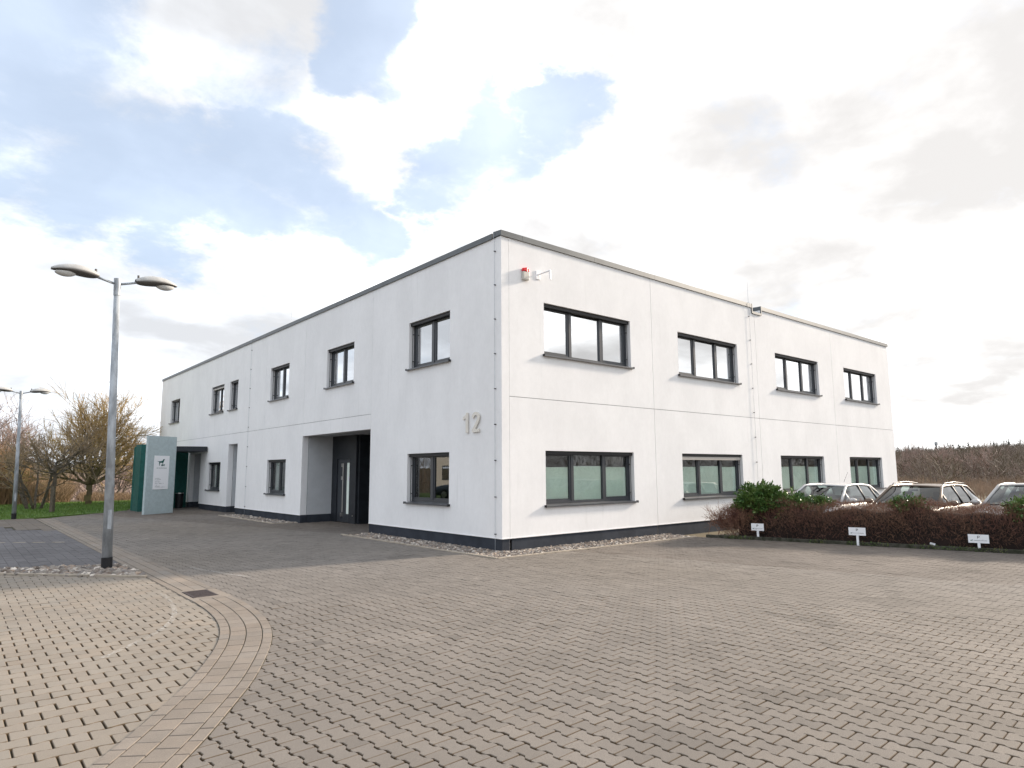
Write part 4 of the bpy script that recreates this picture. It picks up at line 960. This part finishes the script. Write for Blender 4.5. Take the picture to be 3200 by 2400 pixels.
class Tree:
    def __init__(s, seed, tmin=.004): s.tmin = tmin; s.r = np.random.default_rng(seed); s.a = []; s.b = []; s.w0 = []; s.w1 = []; s.tw = []
    def seg(s, p, q, a, b, twig):
        s.a.append(p); s.b.append(q); s.w0.append(a); s.w1.append(b); s.tw.append(twig)
    def grow(s, p, d, ln, w, lvl, maxl, up, spread, kids, nseg=4, shrink=.62):
        r = s.r; d = d/np.linalg.norm(d); stp = ln/nseg; pts = []
        for i in range(nseg):
            d = d+r.normal(0, .10+.03*lvl, 3)+np.array([0, 0, up*.14]); d /= np.linalg.norm(d)
            q = p+d*stp; wq = w*(1-.62*(i+1)/nseg)+.001; s.seg(p, q, w*(1-.62*i/nseg)+s.tmin, wq+s.tmin, lvl >= 2); pts.append((q, d, wq)); p = q
        if lvl >= maxl: return
        for i in range(kids if lvl else kids+1):
            k = min(len(pts)-1, int((.25+.75*(i+r.random())/kids)*len(pts))); q, dd, wq = pts[k]
            nd = dd+r.normal(0, spread, 3); s.grow(q, nd, ln*shrink*r.uniform(.75, 1.2), wq*.62, lvl+1, maxl, up, spread, kids, max(2, nseg-1), shrink)
    def build(s, name, loc, m1, m2, label, cat='tree', group=None):
        root = empty(name, loc); tag(root, label, cat, group)
        A, B, w0, w1, tw = map(np.array, (s.a, s.b, s.w0, s.w1, s.tw))
        for nm, k, m in (('trunk', ~tw, m1), ('crown', tw, m2)):
            if k.any(): strokes_obj(nm, A[k], B[k], w0[k], w1[k], m, root, s.r)
        return root

# main spreading tree on the lawn
t = Tree(5, .007); z0 = np.zeros(3)
for i in range(4): t.seg(np.array([.01*i, 0, -.1+.30*i]), np.array([.01*(i+1), 0, -.1+.30*(i+1)]), .21-.012*i, .205-.014*i, False)
for i in range(15):
    a = 2*math.pi*i/15+t.r.normal(0, .2); el = t.r.choice([.30, .55, .95, 1.25]); d = np.array([math.cos(a)*math.cos(el), math.sin(a)*math.cos(el), math.sin(el)])
    t.grow(np.array([.03, 0, 1.02+.12*t.r.random()]), d, t.r.uniform(1.55, 2.15)*(1.0+.25*(el > .6)), .085, 0, 3, .55, .42, 6, 5, .66)
t.build('bare_tree', (-3.25, 32.4, 0), 'bark', 'twigy', 'wide bare tree with low forked trunk on the lawn', group='bare trees by the lawn')
# slender darker tree in front of it
t = Tree(8, .006)
for i in range(5): t.seg(np.array([0, .01*i, -.1+.42*i]), np.array([0, .01*(i+1), .32+.42*i]), .125-.008*i, .117-.008*i, False)
for i in range(15):
    a = t.r.uniform(0, 6.28); el = t.r.uniform(.1, .9); d = np.array([math.cos(a)*math.cos(el), math.sin(a)*math.cos(el), math.sin(el)])
    t.grow(np.array([0, .04, 1.5+.05*i]), d, t.r.uniform(.9, 1.5), .032, 0, 3, .2, .42, 4, 4, .62)
t.build('bare_tree', (-5.64, 24.47, 0), 'barkdark', 'twigd', 'slender dark bare tree with a straight trunk in front', group='bare trees by the lawn')
# dark multi stem tree further left
t = Tree(11)
for i in range(6):
    a = 1.05*i+.3; d = np.array([.35*math.cos(a), .35*math.sin(a), 1.0]); t.grow(np.array([.25*math.cos(a), .25*math.sin(a), -.1]), d, 2.3, .075, 0, 3, .3, .40, 4, 6, .55)
t.build('bare_tree', (-5.95, 28.6, -.05), 'barkdark', 'twigd', 'dark multi stemmed bare tree left of the wide tree', group='bare trees by the lawn')
for i, (x, y, h, sd, lab) in enumerate([(-6.6, 49, 7.6, 21, 'tall purple brown bare tree at the left picture edge'), (-4.9, 52, 6.6, 22, 'bare tree just right of the far lamp pole'), (-8.3, 46, 7.6, 23, 'bare tree half outside the left picture edge'), (1.5, 52, 4.6, 24, 'thin bare tree showing above the green shelter')]):
    t = Tree(sd, .007)
    for j in range(5):
        a = t.r.uniform(0, 6.28); d = np.array([.3*math.cos(a), .3*math.sin(a), 1]); t.grow(np.array([.1*math.cos(a), .1*math.sin(a), -.2]), d, h*.55, .11, 0, 3, .25, .38, 5, 6, .58)
    t.build('bare_tree', (x, y, -.8), 'barkdark', 'twigp', lab, group='bare trees by the lawn')

def thicket(name, poly, n, hmin, hmax, w, m, label, seed, lean=.25, per=9, zoff=0.0, cat='shrubs', kind='stuff'):
    r_ = np.random.default_rng(seed); p = np.array(poly); X = []
    while len(X) < n:
        x = r_.uniform(p[:, 0].min(), p[:, 0].max(), 3000); y = r_.uniform(p[:, 1].min(), p[:, 1].max(), 3000); k = inpoly(x, y, poly); X += list(zip(x[k], y[k]))
    X = np.array(X[:n]); Z = terrain_h(X[:, 0], X[:, 1])+zoff
    h = r_.uniform(hmin, hmax, n)*(.75+.5*vnoise(X[:, 0], X[:, 1], .35, seed))
    P0, P1, W0 = [], [], []
    for k in range(per):
        f = r_.uniform(0, .75, n) if k else np.zeros(n)
        d = np.stack([r_.normal(0, lean, n), r_.normal(0, lean, n), np.ones(n)], 1)
        a = np.stack([X[:, 0]+r_.normal(0, .12, n)*h*f, X[:, 1]+r_.normal(0, .12, n)*h*f, Z+h*f], 1); P0.append(a); P1.append(a+d*(h*(1-f)*r_.uniform(.5, 1.0, n))[:, None]); W0.append(np.full(n, w*(1-.4*(k > 0))))
    o = strokes_obj(name, np.concatenate(P0), np.concatenate(P1), np.concatenate(W0), np.concatenate(W0)*.35, m, r_=r_)
    return tag(o, label, cat, kind=kind)
thicket('dry_reeds', [(-10, 34), (-5.9, 35.2), (-5.6, 41), (-10, 44)], 1900, 2.2, 3.9, .020, 'reed', 'tall sunlit tan reeds behind the far lamp', 41, .16, 7, .0, 'reeds')
thicket('brambles', [(-6.4, 34.2), (-3.6, 36.6), (-2.6, 46), (-7, 46)], 1500, .9, 1.8, .016, 'bramble', 'reddish brown brambles behind the lawn', 42, .45, 8, .0, 'brambles')
thicket('low_reeds', [(-2.8, 36.6), (6, 37), (8, 44), (-2.4, 44)], 1500, .35, .7, .012, 'bramble', 'low reddish reeds between the tree trunk and the shelter', 45, .3, 6, .0, 'reeds')
thicket('dry_reeds', [(30, -2), (60, 2), (60, 22), (36, 18)], 2600, .55, 1.1, .016, 'straw', 'tan reeds at the foot of the wooded hill', 43, .15, 6, .2, 'reeds')

# woodland on the hill and round the horizon
def woodland(name, pts, h, per, w, m, label, seed, shape='broad', cat='woodland'):
    r_ = np.random.default_rng(seed); n = len(pts); Z = terrain_h(pts[:, 0], pts[:, 1]); V, Lq = [], []
    A = np.zeros((n, per, 3)); B = np.zeros((n, per, 3))
    f = r_.uniform(0, 1, (n, per))**.8; an = r_.uniform(0, 6.28, (n, per)); rr = r_.uniform(0, 1, (n, per))**.5
    H = h[:, None]
    if shape == 'broad':
        R = .36*H*np.sin(np.pi*(.10+.82*f))**.7*rr
        a0 = np.stack([R*np.cos(an), R*np.sin(an), H*(.02+.80*f)], 2); dd = np.stack([.5*np.cos(an), .5*np.sin(an), np.full_like(f, .9)], 2)+r_.normal(0, .50, (n, per, 3)); b0 = a0+dd*(H*r_.uniform(.08, .20, (n, per)))[..., None]
    else:
        R = .20*H*(1-f); a0 = np.stack([0*f, 0*f, H*(.12+.88*f)], 2); b0 = a0+np.stack([R*np.cos(an), R*np.sin(an), -.25*R], 2)
    base = np.stack([pts[:, 0], pts[:, 1], Z], 1)[:, None]
    A = (base+a0).reshape(-1, 3); B = (base+b0).reshape(-1, 3)
    W0 = np.repeat(np.broadcast_to(w, (n,)), per)
    o = ribbons_obj(name, A, B, W0, W0*(.3 if shape == 'broad' else .6), m, r_)
    return tag(o, label, cat, kind='stuff')
def sector(n, r0, r1, a0, a1, seed, cx=-9.2, cy=-11.3):
    r_ = np.random.default_rng(seed); a = np.radians(r_.uniform(a0, a1, n)); r = np.sqrt(r_.uniform(r0*r0, r1*r1, n)); return np.stack([cx+r*np.cos(a), cy+r*np.sin(a)], 1)
def crest(p, lo, hi, seed):                       # tree heights that keep the wood a low hillside skyline
    d = np.hypot(p[:, 0]+9.2, p[:, 1]+11.3); az = np.degrees(np.arctan2(p[:, 1]+11.3, p[:, 0]+9.2)); k = .020+.017*np.clip((27-az)/22, 0, 1)
    return np.clip((1.72+k*d-terrain_h(p[:, 0], p[:, 1]))*np.random.default_rng(seed).uniform(lo, hi, len(p)), 1.5, 13), d
p = sector(1900, 46, 260, -8, 27, 51); h, d = crest(p, .55, 1.0, 1)
woodland('woodland', p, h, 110, .016+d*.00018, 'wood', 'brown leafless woodland covering the low hill', 52)
p = sector(500, 215, 330, -8, 27, 53); woodland('woodland', p, crest(p, .8, 1.05, 2)[0], 110, .055, 'wood', 'brown leafless trees along the hill crest', 54)
p = sector(95, 255, 350, 10, 27, 55); woodland('conifer_wood', p, crest(p, .9, 1.25, 3)[0], 110, .13, 'conifer', 'dark conifers standing along the hill crest', 56, 'conifer', 'conifers')
p = sector(40, 260, 330, 3, 14, 57); woodland('conifer_wood', p, crest(p, .85, 1.12, 4)[0], 110, .13, 'conifer', 'few dark conifers among the bare crest trees', 58, 'conifer', 'conifers')
p = sector(420, 95, 420, 78, 100, 59); woodland('woodland', p, np.random.default_rng(5).uniform(4, 7, len(p)), 60, .09, 'twigp', 'hazy purple woodland in the valley behind the lawn', 60)
p = sector(700, 500, 1500, 60, 104, 61); woodland('woodland', p, np.random.default_rng(6).uniform(9, 15, len(p)), 40, .5, 'wood', 'distant wooded ridge across the valley', 62)
p = sector(900, 70, 150, 104, 352, 63); woodland('woodland', p, np.random.default_rng(7).uniform(6, 10, len(p)), 60, .045, 'wood', 'bare trees around the site behind the viewer', 64)
A4 = [[], [], [], []]                               # a few larger crowns that read singly against the hill
for i in range(16):
    rr = np.random.default_rng(300+i); t = Tree(300+i, .012); az = rad(rr.uniform(2, 25)); dd = rr.uniform(48, 95); bp = np.array([-9.2+dd*math.cos(az), -11.3+dd*math.sin(az)]); bz = float(terrain_h(*bp))
    hh = (1.72+.026*dd-bz)*rr.uniform(.75, 1.0)
    for j in range(6):
        a = rr.uniform(0, 6.28); t.grow(np.array([bp[0], bp[1], bz]), np.array([.55*math.cos(a), .55*math.sin(a), 1]), hh*.55, .05, 0, 3, .15, .42, 4, 4, .60)
    for k, q in enumerate((t.a, t.b, t.w0, t.w1)): A4[k] += q
tag(strokes_obj('hillside_shrubs', np.array(A4[0]), np.array(A4[1]), np.array(A4[2]), np.array(A4[3]), 'twigp'), 'bushy bare shrubs at the foot of the wooded hill', 'shrubs', kind='stuff')
ms = empty('radio_mast', (0, 0, 0)); dm = np.array([.9557, .2943]); mp = CAM[:2]+dm*520; mz = float(terrain_h(*mp)); ms.location = (mp[0], mp[1], mz)
tag(ms, 'thin radio mast rising above the wooded hill', 'mast')
MB().tube([(0, 0, 0), (0, 0, 1.72+520*.0325-mz)], [.7, .35], 6).build('mast_pole', 'galv', ms); MB().box(-.8, .8, -.8, .8, 1.72+520*.029-mz, 1.72+520*.033-mz).build('antenna_head', 'galv', ms)

# ------------------------------------------------------------------ hedge, laurels, weeds
HA, HB = np.array(HF[0]), np.array(HF[2]); hd = (HB-HA)/np.hypot(*(HB-HA)); hn = np.array([-hd[1], hd[0]])    # hn points away from the courtyard
hedge = empty('brown_hedge', (HA[0], HA[1], 0)); tag(hedge, 'clipped reddish brown leafless hedge in front of the parked cars', 'hedge')
HLn = 12.2
def hpt(s, o, z): return np.stack([HA[0]*0+s*hd[0]+o*hn[0], s*hd[1]+o*hn[1], z], -1)
def htop(s): return .93+.05*np.sin(s*1.7)+.04*np.sin(s*4.1+1)-.16*sm((1.9-s)/1.2)+.02*np.sin(s*11)
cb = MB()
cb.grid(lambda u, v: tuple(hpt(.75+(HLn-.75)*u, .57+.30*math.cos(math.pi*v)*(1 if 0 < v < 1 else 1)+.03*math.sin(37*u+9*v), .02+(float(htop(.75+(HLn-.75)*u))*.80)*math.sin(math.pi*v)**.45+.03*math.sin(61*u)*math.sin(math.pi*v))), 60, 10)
cb.build('stems_or_core', 'hedgecore', hedge, smooth=True)  # solid inner core added to stop light passing through the twigs
r_ = np.random.default_rng(71); n = 34000
s = r_.uniform(.35, HLn, n); ph = r_.uniform(0, math.pi, n); ht = htop(s); rad_ = r_.uniform(.70, 1.0, n)
o_ = .57+.47*np.sign(np.cos(ph))*np.abs(np.cos(ph))**.6*rad_; z_ = .03+ht*np.abs(np.sin(ph))**.55*rad_
p0 = hpt(s, o_, z_*.96); dv = np.stack([r_.normal(0, .6, n), r_.normal(0, .6, n), r_.normal(.55, .55, n)], 1)+np.stack([hn[0]*np.cos(ph)*.8, hn[1]*np.cos(ph)*.8, np.sin(ph)*.5], 1)
dv /= np.linalg.norm(dv, axis=1)[:, None]; p1 = p0+dv*r_.uniform(.04, .15, n)[:, None]; p1[:, 2] = np.maximum(p1[:, 2], .03)
o = strokes_obj('twigs', p0, p1, r_.uniform(.0022, .0045, n), .0012, 'hedge', hedge, r_); o['kind'] = 'stuff'
n = 5000; s = r_.uniform(.8, HLn, n); p0 = hpt(s, r_.uniform(.2, .95, n), htop(s)*r_.uniform(.86, 1.0, n)); p1 = p0+np.stack([r_.normal(0, .05, n), r_.normal(0, .05, n), r_.uniform(.03, .13, n)], 1)
o = strokes_obj('top_shoots', p0, p1, .0028, .001, 'hedge', hedge, r_); o['kind'] = 'stuff'
# loose twiggy shrub at the hedge end
t = Tree(77, .0008)
for i in range(60):
    a = t.r.uniform(0, 6.28); d = np.array([.6*math.cos(a)-.25, .6*math.sin(a)+.1, 1]); t.grow(np.array([.2*t.r.normal(), .2*t.r.normal(), .0]), d, t.r.uniform(.34, .52), .0045, 0, 2, .2, .42, 6, 4, .6)
tw = t.build('twiggy_shrub', (6.42, -1.78, .03), 'hedge', 'hedge', 'loose bare twiggy shrub at the hedge end by the wall', 'shrub')
def laurel(loc, R, n, ln, label, seed, flat_=.8):
    r_ = np.random.default_rng(seed); root = empty('laurel_bush', loc); tag(root, label, 'bush', 'evergreen laurel bushes in the hedge')
    # shoots carrying whorls of leaves
    ns = n//9; d = r_.normal(0, 1, (ns, 3)); d[:, 2] = np.abs(d[:, 2])*1.0-.25; d /= np.linalg.norm(d, axis=1)[:, None]
    rr = r_.uniform(.45, 1.0, ns)**.6*(1+.22*np.sin(d[:, 0]*7+seed)*np.cos(d[:, 1]*6)); tip = d*rr[:, None]*np.array(R); base = tip*.55
    base[:, 2] -= .05
    strokes_obj('stems_or_core', np.concatenate([base, np.tile([[0, 0, -R[2]*.9]], (ns, 1))+r_.normal(0, .04, (ns, 3))]), np.concatenate([tip, base]), .004, .002, 'bark', root, r_)
    C, D = [], []
    for k in range(9):
        f = k/9; c = tip*(1-.10*f)-d*.09*f+r_.normal(0, .012, tip.shape); C.append(c); D.append(d*.8+r_.normal(0, .62, d.shape)+np.array([0, 0, .35]))
    C = np.concatenate(C); D = np.concatenate(D); V, L, Z = leaves(C, D, r_.uniform(.75, 1.25, len(C))*ln, r_.uniform(.20, .27, len(C))*ln, r_)
    o = np_mesh('leaves', V, L, Z, 'laurel', root); o['kind'] = 'stuff'
    return root
laurel((6.72, -2.30, .80), (.72, .72, .58), 5400, .105, 'large dark green laurel bush at the wall end of the hedge', 81)
laurel((7.0, -2.95, .78), (.48, .55, .38), 2000, .09, 'low green laurel shoots behind the large bush', 84)
laurel((7.10, -3.62, .86), (.30, .34, .22), 900, .07, 'small green laurel in front of the white hatchback', 82)
laurel((7.45, -5.42, .86), (.34, .42, .28), 1300, .075, 'green laurel growing out of the hedge before the bronze estate', 83)
laurel((7.95, -7.45, .80), (.36, .36, .34), 1300, .075, 'dark green laurel at the right picture edge', 85)
# weeds along the kerb
r_ = np.random.default_rng(91); n = 2600; s = r_.uniform(0, 9, n); keepw = vnoise(s*3, s*0, 1.0, 7) > .62; s = s[keepw]; n = len(s)
o0 = r_.normal(-.02, .07, n); C = np.stack([HA[0]+s*hd[0]+o0*hn[0], HA[1]+s*hd[1]+o0*hn[1], r_.uniform(.0, .07, n)], 1)
V, L, Z = leaves(C, np.stack([r_.normal(0, .6, n)-.3, r_.normal(0, .6, n), r_.uniform(.2, 1, n)], 1), r_.uniform(.02, .06, n), r_.uniform(.006, .014, n), r_)
tag(np_mesh('kerb_weeds', V, L, Z, 'weed'), 'green weeds growing along the hedge kerb', 'weeds', kind='stuff')
